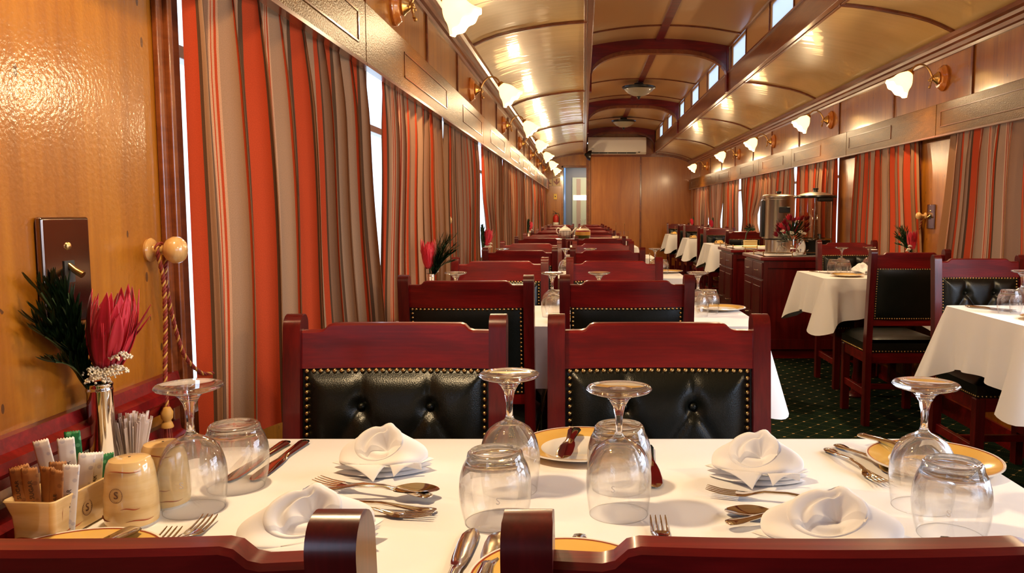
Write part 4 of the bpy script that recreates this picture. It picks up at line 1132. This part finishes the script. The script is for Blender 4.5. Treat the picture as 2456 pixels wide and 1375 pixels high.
# ================================================================== VASES AND FLOWERS
def petal(b, base, tip, w, curl, n=7, th=.0012):
    base, tip = V(base), V(tip); d = (tip-base); L = d.length; d.normalize()
    out = V((base.x, base.y, 0)) if V((base.x,base.y,0)).length > 1e-5 else V((1,0,0))
    sd = d.cross(out)
    if sd.length < 1e-5: sd = d.cross(V((0,1,0)))
    sd.normalize(); nr = sd.cross(d)
    def f(u, v):
        ww = w*(sin(pi*min(1,(u*.88+.12)))**.7)*(1 if u < .98 else .15)
        a = (v-.5)*2
        return tuple(base + d*L*u + sd*ww*a + nr*(curl*sin(pi*u) - .25*ww*(1-a*a)))
    b.grid(f, n, 4)
def make_flowers(seed=1):
    rnd = random.Random(seed); t = thing('flower_posy', 'x', 'flowers')
    # protea bloom, leaning a little to +x
    ax = V((.16,.0,1)).normalized(); Q = V((0,0,1)).rotation_difference(ax).to_matrix().to_4x4(); T_ = Matrix.Translation(V((.012,0,.022)))
    for mt_, n0, n1, hh, rr0 in ((M['red2'], 0, 14, .085, .010),(M['red'], 14, 56, .115, .021)):
        b = MB()
        for i in range(n0, n1):
            a = i*2.399; k = rnd.uniform(.72,1.05); r1 = rr0*(1.0+.3*rnd.random()); r2 = r1*.85+.009*rnd.uniform(-.3,1.1)
            petal(b, (r1*.60*cos(a), r1*.60*sin(a), -.004+.030*rnd.random()), (r2*cos(a), r2*sin(a), hh*k), .0088, .007, 8)
        for a, k in ((.2,.97),(.5,.8)): petal(b, (.012*cos(a),.012*sin(a),.02),(.048*cos(a),.048*sin(a),.10*k),.006,.002)
        b.xf(T_ @ Q); b.obj('protea_bloom', mt_, t, ang=0, solid=.0008)
    # dark needle foliage leaning to -x and towards -y
    b = MB(); st = MB()
    for s_ in range(22):
        tipx, tipy, tz = -.006-.016*rnd.random(), -.026-.066*rnd.random(), .040+.100*rnd.random()
        p0, p1 = V((-.004,0,-.06)), V((tipx, tipy, tz)); md = V((-.010,-.012,.035))
        pts = [(p0*(1-q)**2+md*2*q*(1-q)+p1*q*q) for q in [k/10 for k in range(11)]]
        st.tube(pts, .0012, 6)
        for i in range(3, 11):
            for m_ in range(6):
                a = rnd.uniform(0, 2*pi); d = (pts[i]-pts[i-1]).normalized()
                o_ = V((cos(a)*.6, sin(a), .55)); tp = pts[i] + d*.026 + o_*.014
                tp.x = max(tp.x, -.026+.0)
                petal(b, pts[i], tp, .0026, .001, 4)
    b.obj('needle_foliage', M['leafm'], t, ang=0); st.obj('stems', M['stem'], t)
    b = MB()
    for c in ((.004,-.018,.014),(.022,-.016,.012),(.013,-.022,.004),(.036,-.006,.034),(.034,-.012,.016)):
        for i in range(95):
            a = rnd.uniform(0,2*pi); r = .017*sqrt(rnd.random())
            b.ball((c[0]+r*cos(a), c[1]+r*.7*sin(a)-.002, c[2]+.004*rnd.random()+ (0.017**2-r*r)*30), .0016, 5)
    b.obj('yarrow_cluster', M['yarrow'], t, ang=0)
    MB().tube([(0,0,-.11),(.002,0,-.03),(.010,0,.02)], .003, 8).obj('protea_stem', M['stem'], t)
    return t
def make_vase():
    t = thing('bud_vase', 'x', 'vase')
    MB().lathe([(0,0),(.0165,0),(.0172,.002),(.0172,.138),(.0178,.139),(.0178,.141),(.0172,.142),(.0172,.145),(.0178,.146),(.0178,.149),(.0166,.150),(.0156,.149),(.0156,.01),(0,.01)], 40).obj('body', M['chrome'], t)
    return t
VS = Proto(make_vase()); FL = Proto(make_flowers())
def vase_set(x, y, flip, where, rz=None, sc_=1.0):
    VS.put((x,y,TZ), 0, 'slim chrome bud vase '+where, 'bud vases')
    f = FL.put((x,y,TZ+.15), 0 if rz is None else rz, 'posy of red protea and dark foliage '+where, 'posies of red protea')
    if flip: f.scale = (1,1,1)
    return f
vase_set(-.685,1.135,False,'at the left wall on the nearest table')
vase_set(-.600,3.20,False,'on the second left-hand table', R(115)); vase_set(-.640,5.30,False,'on the third left-hand table', R(10)); vase_set(-.640,9.6,False,'on the fifth left-hand table', R(20))
vase_set(2.00,4.93,True,'by the wall on the second small table', R(-120)); vase_set(1.98,12.4,True,'by the wall on the fourth small table', R(180)); vase_set(1.98,14.6,True,'by the wall on the farthest small table', R(180))

# ================================================================== SWITCH PLATES, KNOBS, CORDS
def make_switch():
    t = thing('switch_plate', 'x', 'light switch')       # local +X leaves the wall
    MB().box(.0005,.011,-.052,.052,-.074,.074).obj('plate', M['darkchrome'], t, bevel=.004, seg=3)
    b = MB().lathe([(0,0),(.006,0),(.005,.002),(0,.003)], 16, (.011,0,.034), Matrix.Rotation(R(90),4,'Y')); b.obj('screw', M['brass'], t)
    MB().box(.011,.0125,-.011,.011,-.016,.014).obj('slot', M['dark'], t, False)
    MB().tube([(.011,0,.008),(.020,0,.0),(.030,0,-.006)], [.004,.0045,.005], 12).obj('toggle', M['brass'], t)
    return t
SWP = Proto(make_switch())
SWP.put((WXL,1.120,EYE-.080), 0, 'tall dark chrome switch plate on the left wall behind the nearest posy', 'switch plates')
SWP.put((WXR,4.95,EYE-.025), pi, 'brass coloured switch plate on the right wall between two curtains', 'switch plates')
def make_knob():
    t = thing('wooden_peg', 'x', 'knob'); Mx = Matrix.Rotation(R(90),4,'Y')
    MB().lathe([(0,0),(.019,0),(.020,.004),(.017,.008),(.010,.010),(.008,.014),(.0085,.026),(.013,.029),(.019,.034),(.0225,.042),(.022,.050),(.017,.057),(.010,.060),(0,.061)], 32, mat=Mx).obj('turned_knob', M['knob'], t)
    return t
KN = Proto(make_knob())
KN.put((WXL,1.350,EYE-.062), 0, 'pale turned wooden knob on the left wall holding the twisted cord', 'turned knobs')
KN.put((WXL,4.14-.02,EYE-.04), 0, 'pale turned wooden knob on the left wall between the second and third curtains', 'turned knobs')
KN.put((WXR,5.04,EYE-.02), pi, 'pale turned wooden knob on the right wall beside the switch plate', 'turned knobs')
def cord(t, pts, r=.0032, name='cord'):
    P = [V(p) for p in pts]; sm = []
    for i in range(len(P)-1):
        p0 = P[max(i-1,0)]; p1 = P[i]; p2 = P[i+1]; p3 = P[min(i+2,len(P)-1)]; m_ = max(4, int((p2-p1).length/.0018))
        for k in range(m_):
            q = k/m_; sm.append(.5*((2*p1)+(p2-p0)*q+(2*p0-5*p1+4*p2-p3)*q*q+(3*p1-p0-3*p2+p3)*q**3))
    sm.append(P[-1])
    L = [0]
    for i in range(1, len(sm)): L.append(L[-1]+(sm[i]-sm[i-1]).length)
    for j, mt_ in enumerate(('cord_red','cord_gold','cord_red')):
        out = []
        for i, p in enumerate(sm):
            d = (sm[min(i+1,len(sm)-1)]-sm[max(i-1,0)]).normalized(); a = d.cross(V((0,1,0.01))).normalized(); b_ = d.cross(a)
            w = L[i]/.020*2*pi + j*2*pi/3; out.append(p + (a*cos(w)+b_*sin(w))*r*.62)
        MB().tube(out, r*(.62 if mt_ == 'cord_red' else .50), 6).obj('cord_strand', M[mt_], t)
tc = thing('twisted_rope', 'twisted maroon and gold curtain cord with a tassel, looped over the wooden knob', 'cord', (0,0,0))
kx, ky, kz = WXL+.020, 1.350, EYE-.062
cord(tc, [(kx,ky,kz+.011),(kx,ky-.013,kz+.004),(kx+.002,ky-.010,kz-.018),(kx+.004,ky-.004,kz-.05),(kx+.005,ky-.006,kz-.12),(kx+.008,ky-.02,kz-.20),(kx+.010,ky-.024,kz-.262)])
cord(tc, [(kx,ky,kz+.011),(kx,ky+.013,kz+.002),(kx+.002,ky+.010,kz-.020),(kx+.002,ky+.008,kz-.055),(kx+.004,ky+.022,kz-.12),(kx+.006,ky+.050,kz-.185),(kx+.012,ky+.095,kz-.225),(kx+.020,ky+.125,kz-.232)])
tx0 = V((kx+.010,ky-.025,kz-.268))
MB().lathe([(0,.010),(.006,.008),(.010,0),(.009,-.010),(.006,-.014),(.008,-.018),(.010,-.024),(.0095,-.026),(0,-.026)], 18, tx0).obj('tassel_head', M['cord_gold'], tc)
b = MB()
for i in range(46):
    a = i*2.399; r = .008*sqrt((i+1)/46); b.bar(tx0+V((r*.8*cos(a),r*.8*sin(a),-.024)), tx0+V((r*1.15*cos(a),r*1.15*sin(a),-.072)), .0014,.0014)
o = b.obj('tassel_fringe', M['cord_red'], tc, False); o['kind'] = 'stuff'
tc2 = thing('twisted_rope', 'thin dark cord hanging from the knob on the right wall', 'cord', (0,0,0))
cord(tc2, [(WXR-.02,5.04,EYE-.012),(WXR-.022,5.05,EYE-.06),(WXR-.03,5.07,EYE-.14),(WXR-.04,5.10,EYE-.24)], .004)

# ================================================================== THE OTHER TABLES' SETTINGS
def G(x, y, l_): GOB.put((x,y,TZ), R((x*313+y*71)%60), 'upturned wine goblet '+l_, 'upturned goblets')
def T(x, y, l_): TUM.put((x,y,TZ), R((x*313+y*71)%60), 'upturned tumbler '+l_, 'upturned tumblers')
def Pl(x, y, l_): PLT.put((x,y,TZ), 0, 'yellow rimmed side plate '+l_, 'side plates')
def N(x, y, l_, rz=0): NAP.put((x,y,TZ), rz, 'white hooded napkin '+l_, 'hooded napkins')
SO = ['','second','third','fourth','fifth','sixth','seventh']
for k in (1, 2):
    dy = TP[k]; w = 'on the %s left-hand table' % SO[k]
    gx = {1: (-.475,-.113,.062,.435), 2: (-.50,-.108,.048,.455)}[k]
    G(gx[0], 1.02+dy, w+', by the window'); G(gx[1], 1.012+dy, w+', left of the middle gap'); G(gx[2], 1.02+dy, w+', right of the middle gap'); G(gx[3], 1.03+dy, w+', towards the aisle end')
    T(gx[0]-.05, 1.12+dy, w+', by the window'); T(gx[1]+.012, 1.09+dy, w+', behind the middle goblet'); T(gx[2]+.06, 1.10+dy, w+', right of the middle'); T(gx[3]+.05, 1.11+dy, w+', at the aisle end')
    Pl(.553, 1.215+dy, w+', near the aisle corner'); Pl(.0, 1.29+dy, w+', at the far middle'); Pl(.0, .87+dy, w+', at the near middle')
    N(-.33, 1.20+dy, w+', by the window', R(10)); N(.26, 1.20+dy, w+', on the aisle half', R(-10))
    lay('fork', (-.055,1.10+dy), (-.035,.93+dy), 'silver fork in the middle of the %s left-hand table' % SO[k], group='silver cutlery on farther tables')
    lay('knife', (-.09,.86+dy), (-.10,1.0+dy), 'silver knife in the middle of the %s left-hand table' % SO[k], group='silver cutlery on farther tables')
    lay('fork', (-.02,1.13+dy), (-.02,.95+dy), 'silver fork right of its twin on the %s left-hand table' % SO[k], group='silver cutlery on farther tables')
G(1.70,3.13,'at the right edge of view on the nearest small table'); T(1.655,3.13,'on the nearest small right-hand table, left one'); T(1.715,3.04,'on the nearest small right-hand table, right one')
Pl(1.70,2.93,'on the nearest small right-hand table')
lay('knife', (1.60,3.36), (1.72,3.22), 'silver knife on the nearest small right-hand table, farther one', group='silver cutlery on farther tables'); lay('knife', (1.585,3.33), (1.70,3.16), 'silver knife on the nearest small right-hand table, nearer one', group='silver cutlery on farther tables')
lay('butter', (1.74,2.98), (1.64,2.96), 'butter knife on the plate of the nearest small right-hand table', TZ+.014, 'silver cutlery on farther tables')
G(1.665,5.22,'on the second small right-hand table'); T(1.605,5.17,'on the second small right-hand table, left one'); T(1.645,5.11,'on the second small right-hand table, right one')
Pl(1.62,4.955,'on the second small right-hand table, near its front edge')
n5 = NAP.put((1.78,5.17,TZ), R(10), 'white folded napkin on the second small right-hand table', 'hooded napkins')
G(1.87,5.30,'by the wall behind the dark chair on the second small table')
lay('knife', (1.51,5.36), (1.58,5.20), 'silver knife on the second small right-hand table, left of the tumblers', group='silver cutlery on farther tables')
lay('fork', (1.56,5.0), (1.70,4.95), 'silver fork on the plate of the second small table', TZ+.014, 'silver cutlery on farther tables'); lay('knife', (1.72,5.10), (1.86,4.98), 'silver knife on the second small table before the napkin', group='silver cutlery on farther tables')

# fourth left-hand table: teapot in a wire basket, fruit carafe, candle glasses
dy = TP[3]
tp = thing('teapot', 'cream lidded teapot standing in a wire basket on the fourth left-hand table', 'teapot', (-.155,.755+.36+dy,TZ+.165))
tp.scale = (.72,.72,.72)
MB().lathe([(0,0),(.045,0),(.062,.012),(.074,.04),(.078,.075),(.072,.10),(.055,.118),(.03,.126),(0,.127)], 36).obj('body', M['plate_white'], tp)
MB().lathe([(.042,.120),(.04,.130),(.02,.138),(.006,.142),(.012,.152),(.008,.160),(0,.161)], 24).obj('lid', M['plate_white'], tp)
MB().tube([(.068,0,.05),(.095,0,.075),(.118,0,.105),(.140,0,.125)], [.014,.011,.008,.007], 12).obj('spout', M['plate_white'], tp)
MB().tube([(-.060,0,.112),(-.090,0,.122),(-.108,0,.10),(-.105,0,.065),(-.076,0,.04)], .007, 10).obj('handle', M['plate_white'], tp)
wb_ = thing('wire_basket', 'dark wire basket around the cream teapot', 'basket', (-.155,.755+.36+dy,TZ+.157)); wb_.scale = (.76,.76,.76)
ss = thing('serving_stand', 'low dark wooden stand under the teapot and carafe on the fourth left-hand table', 'stand', (.075,.755+.36+dy,TZ))
MB().box(-.36,.36,-.14,.14,.140,.155).obj('shelf', M['mahog'], ss, False, bevel=.003)
for x_ in (-.34,.34): MB().box(x_-.012,x_+.012,-.13,.13,0,.140).obj('end_support', M['mahog'], ss, False)
b = MB()
for i in range(14):
    a = 2*pi*i/14; b.tube([(.066*cos(a),.066*sin(a),.003),(.083*cos(a),.083*sin(a),.03),(.087*cos(a),.087*sin(a),.09)], .0014, 5)
for r, z in ((.066,.003),(.087,.09),(.083,.035)): b.tube([(r*cos(2*pi*k/30),r*sin(2*pi*k/30),z) for k in range(31)], .002, 6, False)
b.obj('wire_frame', M['black'], wb_)
ca = thing('fruit_carafe', 'glass carafe holding layers of red, amber and olive fruit beside the teapot', 'carafe', (.003,.755+.33+dy,TZ+.156)); ca.scale = (.95,.95,.95)
MB().lathe([(0,0),(.055,0),(.070,.01),(.076,.04),(.074,.075),(.055,.10),(.025,.118),(.018,.135),(.019,.16),(.028,.182)], 36).obj('glass_body', M['thin'], ca)
for mt_, z0, z1, r0, r1 in (('mosaic',.004,.034,.060,.072),('amber',.034,.068,.072,.072),('red2',.068,.080,.072,.066),('candlewax',.080,.095,.064,.052)): 
    MB().lathe([(0,z0),(r0,z0),(r1,z1),(0,z1)], 32).obj('fruit_layer', M[mt_], ca)
ty = tag(MB().lathe([(0,0),(.11,0),(.125,.006),(.12,.008),(0,.006)], 40).obj('serving_dish', M['plate_white'], None), 'flat white dish by the carafe on the fourth left-hand table', 'dish'); ty.location = (.19,.755+.36+dy,TZ+.156)
def make_candle():
    t = thing('candle_glass', 'x', 'candle holder')
    MB().lathe([(.030,0),(.034,.004),(.036,.07)], 24).lathe([(0,.003),(.03,.003)], 24).obj('glass_cup', M['thin'], t)
    MB().lathe([(0,.004),(.030,.004),(.031,.022),(0,.024)], 20).obj('wax', M['candlewax'], t)
    MB().tube([(0,0,.02),(0,0,.125)], .002, 6).lathe([(0,0),(.004,.006),(.0035,.014),(0,.024)], 8, (0,0,.124)).obj('taper', M['brass'], t)
    return t
CG = Proto(make_candle())
for x, y, l_ in ((.30,.755+.40+dy,'on the wooden stand beside the carafe, left one'),(.375,.755+.33+dy,'on the wooden stand beside the carafe, right one'),(.41,.90+TP[2],'at the aisle end of the third left-hand table'),
                 (1.80,10.15,'on the third small right-hand table'),(1.77,12.35,'on the fourth small right-hand table'),(1.66,14.6,'on the farthest small right-hand table')):
    CG.put((x,y,TZ+(.156 if 'stand' in l_ else 0)), 0, 'glass candle cup with a thin taper '+l_, 'candle glasses')
def make_cup():
    t = thing('tea_cup', 'x', 'cup')
    MB().lathe([(0,.045),(.018,.045),(.03,.04),(.040,.025),(.043,.0),(.041,.0),(.037,.024),(.028,.037),(0,.042)], 28, (0,0,.0)).obj('upturned_bowl', M['plate_yellow'], t)
    MB().tube([(-.040,0,.012),(-.058,0,.010),(-.063,0,.024),(-.052,0,.034),(-.034,0,.034)], .0045, 8).obj('handle', M['plate_yellow'], t)
    return t
CP = Proto(make_cup())
for (x, y), l_ in zip(((1.70,10.05),(1.68,12.25),(1.64,14.5)), ('third','fourth','farthest')):
    PLT.put((x,y,TZ), 0, 'side plate under the yellow cup on the %s small right-hand table' % l_, 'side plates'); CP.put((x,y,TZ+.0145-.009), 0, 'yellow upturned cup on the %s small right-hand table' % l_, 'yellow cups')
    ob = thing('sachet_caddy', 'black sachet caddy behind the cup on the %s small right-hand table' % l_, 'caddy', (x+.15,y+.12,TZ))
    MB().box(-.055,.055,-.03,.03,0,.085).obj('caddy_body', M['black'], ob, bevel=.005); b = MB(); [b.box(-.045+.018*k,-.032+.018*k,-.005,.0,.05,.10) for k in range(5)]; o = b.obj('sachets', M['white_paper'], ob, False); o['kind'] = 'stuff'
    T(x+.25, y+.08, 'beside the caddy on the %s small right-hand table' % l_)

# ================================================================== CABINETS AND URNS
def cabinet(y0, y1, x0, name, label):
    t = thing(name, label, 'cabinet', (0,0,0)); h = .79; x1 = 2.09
    MB().box(x0+.02,x1,y0+.02,y1-.01,.08,h).obj('carcass', M['mahog_v'], t, False); MB().box(x0+.04,x1,y0+.05,y1-.03,0,.08).obj('plinth', M['mahog'], t, False)
    MB().box(x0-.012,x1,y0-.012,y1+.012,h,h+.030).obj('counter_top', M['mahog'], t, bevel=.006)
    b = MB(); b.box(x0+.015,x0+.05,y0+.005,y0+.02,.08,h).box(x1-.04,x1,y0+.005,y0+.02,.08,h).box(x0+.05,x1-.04,y0+.005,y0+.02,h-.06,h).box(x0+.05,x1-.04,y0+.005,y0+.02,.08,.16)
    b.obj('end_frame', M['mahog_v'], t, False, bevel=.002)
    w = (y1-y0-.05)/2
    for j in range(2):
        a = y0+.025+j*(w+.01); d = MB().box(x0+.004,x0+.02,a,a+w,.30,h-.16).obj('door', M['mahog_v'], t, False, bevel=.003)
        MB().box(x0-.001,x0+.006,a+.04,a+w-.04,.35,h-.21).obj('raised_panel', M['mahog_v'], d, False, bevel=.004)
        MB().tube([(x0+.004,a+w*.5-.035,.33),(x0-.016,a+w*.5-.03,.33),(x0-.016,a+w*.5+.03,.33),(x0+.004,a+w*.5+.035,.33)], .004, 8).obj('handle', M['silver'], d)
        d = MB().box(x0+.004,x0+.02,a,a+w,h-.15,h-.02).obj('drawer', M['mahog_v'], t, False, bevel=.003)
        MB().tube([(x0+.004,a+w*.5-.03,h-.085),(x0-.014,a+w*.5-.025,h-.085),(x0-.014,a+w*.5+.025,h-.085),(x0+.004,a+w*.5+.03,h-.085)], .0035, 8).obj('handle', M['silver'], d)
    r = MB(); zz = h+.030
    for x in (x0+.01, x0+.24, x0+.48): r.tube([(x,y0+.005,zz),(x,y0+.005,zz+.038)], .004, 8).ball((x,y0+.005,zz+.040), .0065, 8)
    for y in (y0+.005,(y0+y1)/2,y1-.01): r.tube([(x0+.01,y,zz),(x0+.01,y,zz+.038)], .004, 8).ball((x0+.01,y,zz+.040), .0065, 8)
    r.tube([(x0+.01,y0+.005,zz+.034),(x1-.02,y0+.005,zz+.034)], .0022, 6).tube([(x0+.01,y0+.005,zz+.034),(x0+.01,y1-.01,zz+.034)], .0022, 6)
    r.obj('gallery_rail', M['brass'], t)
    return t
cabinet(6.42,7.15,1.42,'service_cabinet','dark mahogany service cabinet holding the urns, nearer of the two by the right wall')
cabinet(7.72,8.45,1.42,'service_cabinet','dark mahogany service cabinet beyond the urns, farther of the two by the right wall')
for y0, y1, l_ in ((6.46,7.12,'nearer'),(7.76,8.42,'farther')):
    b = MB(); rr = random.Random(int(y0*10))
    b.grid(lambda u, v: (1.46+.60*u, y0+(y1-y0)*v, .8235+.006*(.5+.5*sin(9*u+5*v))*(.5+.5*sin(7*v))), 24, 20)
    tag(b.obj('counter_cloth', M['linen'], None, ang=0, solid=.002), 'white cloth laid over the top of the %s service cabinet' % l_, 'cloth', 'cloths on the cabinets')
CZ = .832
ur = thing('coffee_urn', 'tall brushed steel urn with black side strip and handle on the service cabinet', 'urn', (1.675,6.98,CZ))
MB().lathe([(0,0),(.105,0),(.105,.105),(.112,.108),(0,.108)], 48).obj('base', M['steel'], ur)
MB().lathe([(.118,.110),(.120,.112),(.120,.118),(0,.118),(0,.110)], 48).obj('drip_ring', M['black'], ur)
MB().lathe([(0,.118),(.135,.118),(.136,.125),(.136,.44),(.138,.445),(.138,.452),(0,.452)], 56).obj('barrel', M['steel'], ur)
MB().lathe([(.138,.452),(.140,.456),(.140,.478),(.130,.486),(.05,.494),(0,.495)], 56).obj('lid', M['steel'], ur)
MB().lathe([(0,.495),(.016,.495),(.016,.502),(.024,.506),(.022,.518),(0,.520)], 20).obj('lid_knob', M['black'], ur)
MB().box(-.030,.062,-.158,-.132,.335,.385).obj('front_handle', M['black'], ur, False, bevel=.006)
MB().box(-.152,-.125,-.045,.03,.13,.44).obj('side_strip', M['black'], ur, False, bevel=.006)
MB().tube([(0,-.13,.15),(0,-.17,.15),(0,-.175,.12)], .010, 12).obj('tap', M['black'], ur)
jd = thing('juice_dispenser', 'clear barrel drinks dispenser with a wide black lid on the service cabinet', 'dispenser', (1.885,6.62,CZ))
MB().lathe([(0,0),(.125,0),(.128,.008),(.128,.115),(.132,.12),(0,.12)], 48).obj('base', M['black'], jd)
MB().lathe([(.133,.118),(.136,.122),(.136,.128),(.130,.132)], 48).obj('base_ring', M['silver'], jd)
MB().lathe([(.122,.125),(.124,.13),(.124,.46)], 56).obj('clear_barrel', thinglass('smoky_barrel', (.72,.60,.50), 1.5), jd)
n = NT(bpy.data.materials['smoky_barrel']); mx = [x for x in n.t.nodes if x.type == 'MIX_SHADER'][0]; lw = n.n('ShaderNodeLayerWeight', Blend=.5)
n.l(n.math('ADD', n.math('MULTIPLY', n.math('POWER', lw.outputs['Facing'], 3.0), .6), .10), mx.inputs[0])
MB().lathe([(.008,.13),(.010,.14),(.010,.45)], 16).obj('cooling_core', M['chrome'], jd)
MB().lathe([(0,.455),(.165,.455),(.170,.462),(.168,.474),(0,.474)], 56).obj('lid_rim', M['black'], jd)
MB().lathe([(.150,.474),(.10,.492),(.04,.503),(0,.505)], 48).obj('lid_dome', M['steel'], jd)
MB().lathe([(0,.504),(.020,.504),(.018,.520),(.024,.524),(.022,.534),(0,.536)], 20).obj('lid_knob', M['black'], jd)
MB().box(-.02,.10,-.165,-.10,.425,.456).obj('lid_catch', M['black'], jd, False, bevel=.01)
MB().tube([(0,-.12,.16),(0,-.155,.16),(0,-.160,.13)], .011, 12).obj('tap', M['black'], jd)
# flower arrangement in a glass between the urns
gv = thing('glass_vase', 'clear glass jug holding the red arrangement on the service cabinet', 'vase', (1.70,6.60,CZ))
MB().lathe([(0,.004),(.050,.004),(.052,.0),(.055,.01),(.055,.12),(.058,.13)], 36).obj('glass_body', M['thin'], gv)
fa = thing('flower_arrangement', 'dense arrangement of red proteas and dark leaves in the glass jug', 'flowers', (1.695,6.60,CZ+.115))
rr = random.Random(12)
for mt_, num, nm in (('red2', 16, 'dark_red_blooms'), ('red', 7, 'bright_red_blooms')):
    for i in range(num):
        b = MB()
        c = V((rr.uniform(-.13,.12), rr.uniform(-.07,.05), rr.uniform(.0,.15) if i > 2 else .16))
        if c.x < -.05: c.z *= .6
        for k in range(12):
            a = k*2.399; s0 = len(b.v); petal(b, (.004*cos(a),.004*sin(a),0), (.018*cos(a),.018*sin(a),.034+.01*(k%3)), .006, .003, 4)
            b.xf(Matrix.Translation(c) @ Euler((rr.uniform(-.1,.1)+.5*(c.y*8), c.x*6, 0)).to_matrix().to_4x4(), s0)
        b.obj('protea_bloom', M[mt_], fa, ang=0, solid=.001)
b = MB()
for i in range(190):
    a = rr.uniform(0,2*pi); q = V((cos(a)*rr.uniform(.3,1)*.13, sin(a)*.06, rr.uniform(-.03,.14))); tp = q*1.12+V((cos(a)*.03,sin(a)*.02,rr.uniform(.0,.03)))
    petal(b, q*.7, tp, .006, .003, 4)
b.obj('dark_leaves', M['leafm'], fa, ang=0); b = MB()
for c in ((-.02,-.08,.06),(.05,-.08,.07),(.08,-.075,.055),(-.09,-.07,.075),(.03,-.05,.15)):
    for k in range(20): a = rr.uniform(0,2*pi); r = .018*sqrt(rr.random()); b.ball((c[0]+r*cos(a),c[1],c[2]+r*sin(a)*.6), .004, 5)
b.obj('white_filler', M['yarrow'], fa, ang=0)
fa2 = thing('pine_sprig', 'dark leafy sprig in a small pot behind the steel urn, farther cabinet', 'flowers', (1.60,8.0,CZ))
MB().lathe([(0,0),(.03,0),(.036,.06),(.0,.055)], 20).obj('pot', M['black'], fa2); b = MB(); MB().tube([(0,0,.05),(.01,0,.13),(.05,0,.19)], .006, 8).obj('stem', M['leafm'], fa2)
for i in range(70):
    a = rr.uniform(0,2*pi); petal(b, (.045,0,.18), (.045+.06*cos(a),.03*sin(a*2),.19+.045*sin(a)+.01*rr.random()), .006, .002, 4)
b.obj('leaves', M['leafm'], fa2, ang=0)
bd = thing('butter_tub', 'pale yellow box standing on the cloth of the farther service cabinet', 'box', (1.615,7.83,CZ)); MB().box(-.06,.06,-.04,.04,0,.062).obj('body', M['butter'], bd, bevel=.004); MB().box(-.062,.062,-.042,.042,.062,.072).obj('lid', M['butter'], bd, bevel=.003)
wj = thing('folded_cloth_jug', 'white cloth draped steel jug beside the glass jug on the service cabinet', 'jug', (1.755,6.52,CZ))
MB().lathe([(0,0),(.042,0),(.045,.01),(.040,.07),(.034,.11),(.038,.125),(.034,.12),(.03,.10),(0,.10)], 28).obj('jug_body', M['chrome'], wj)
MB().tube([(.036,0,.11),(.066,0,.10),(.066,0,.05),(.042,0,.03)], .005, 8).obj('handle', M['chrome'], wj)
MB().grid(lambda u, v: (-.05+.05*u+.02*sin(3*v), -.048+.012*sin(6*u), .004+.115*v*(.4+.6*u)), 12, 12).obj('draped_cloth', M['napkin'], wj, ang=0, solid=.002)
GOB2 = [(1.60,6.58,'left'),(1.645,6.68,'right')]
for x, y, l_ in GOB2: GOB.put((x,y,CZ), 0, 'upturned goblet on the service cabinet by the flower jug, %s of two' % l_, 'upturned goblets').scale = (.75,.75,.62)
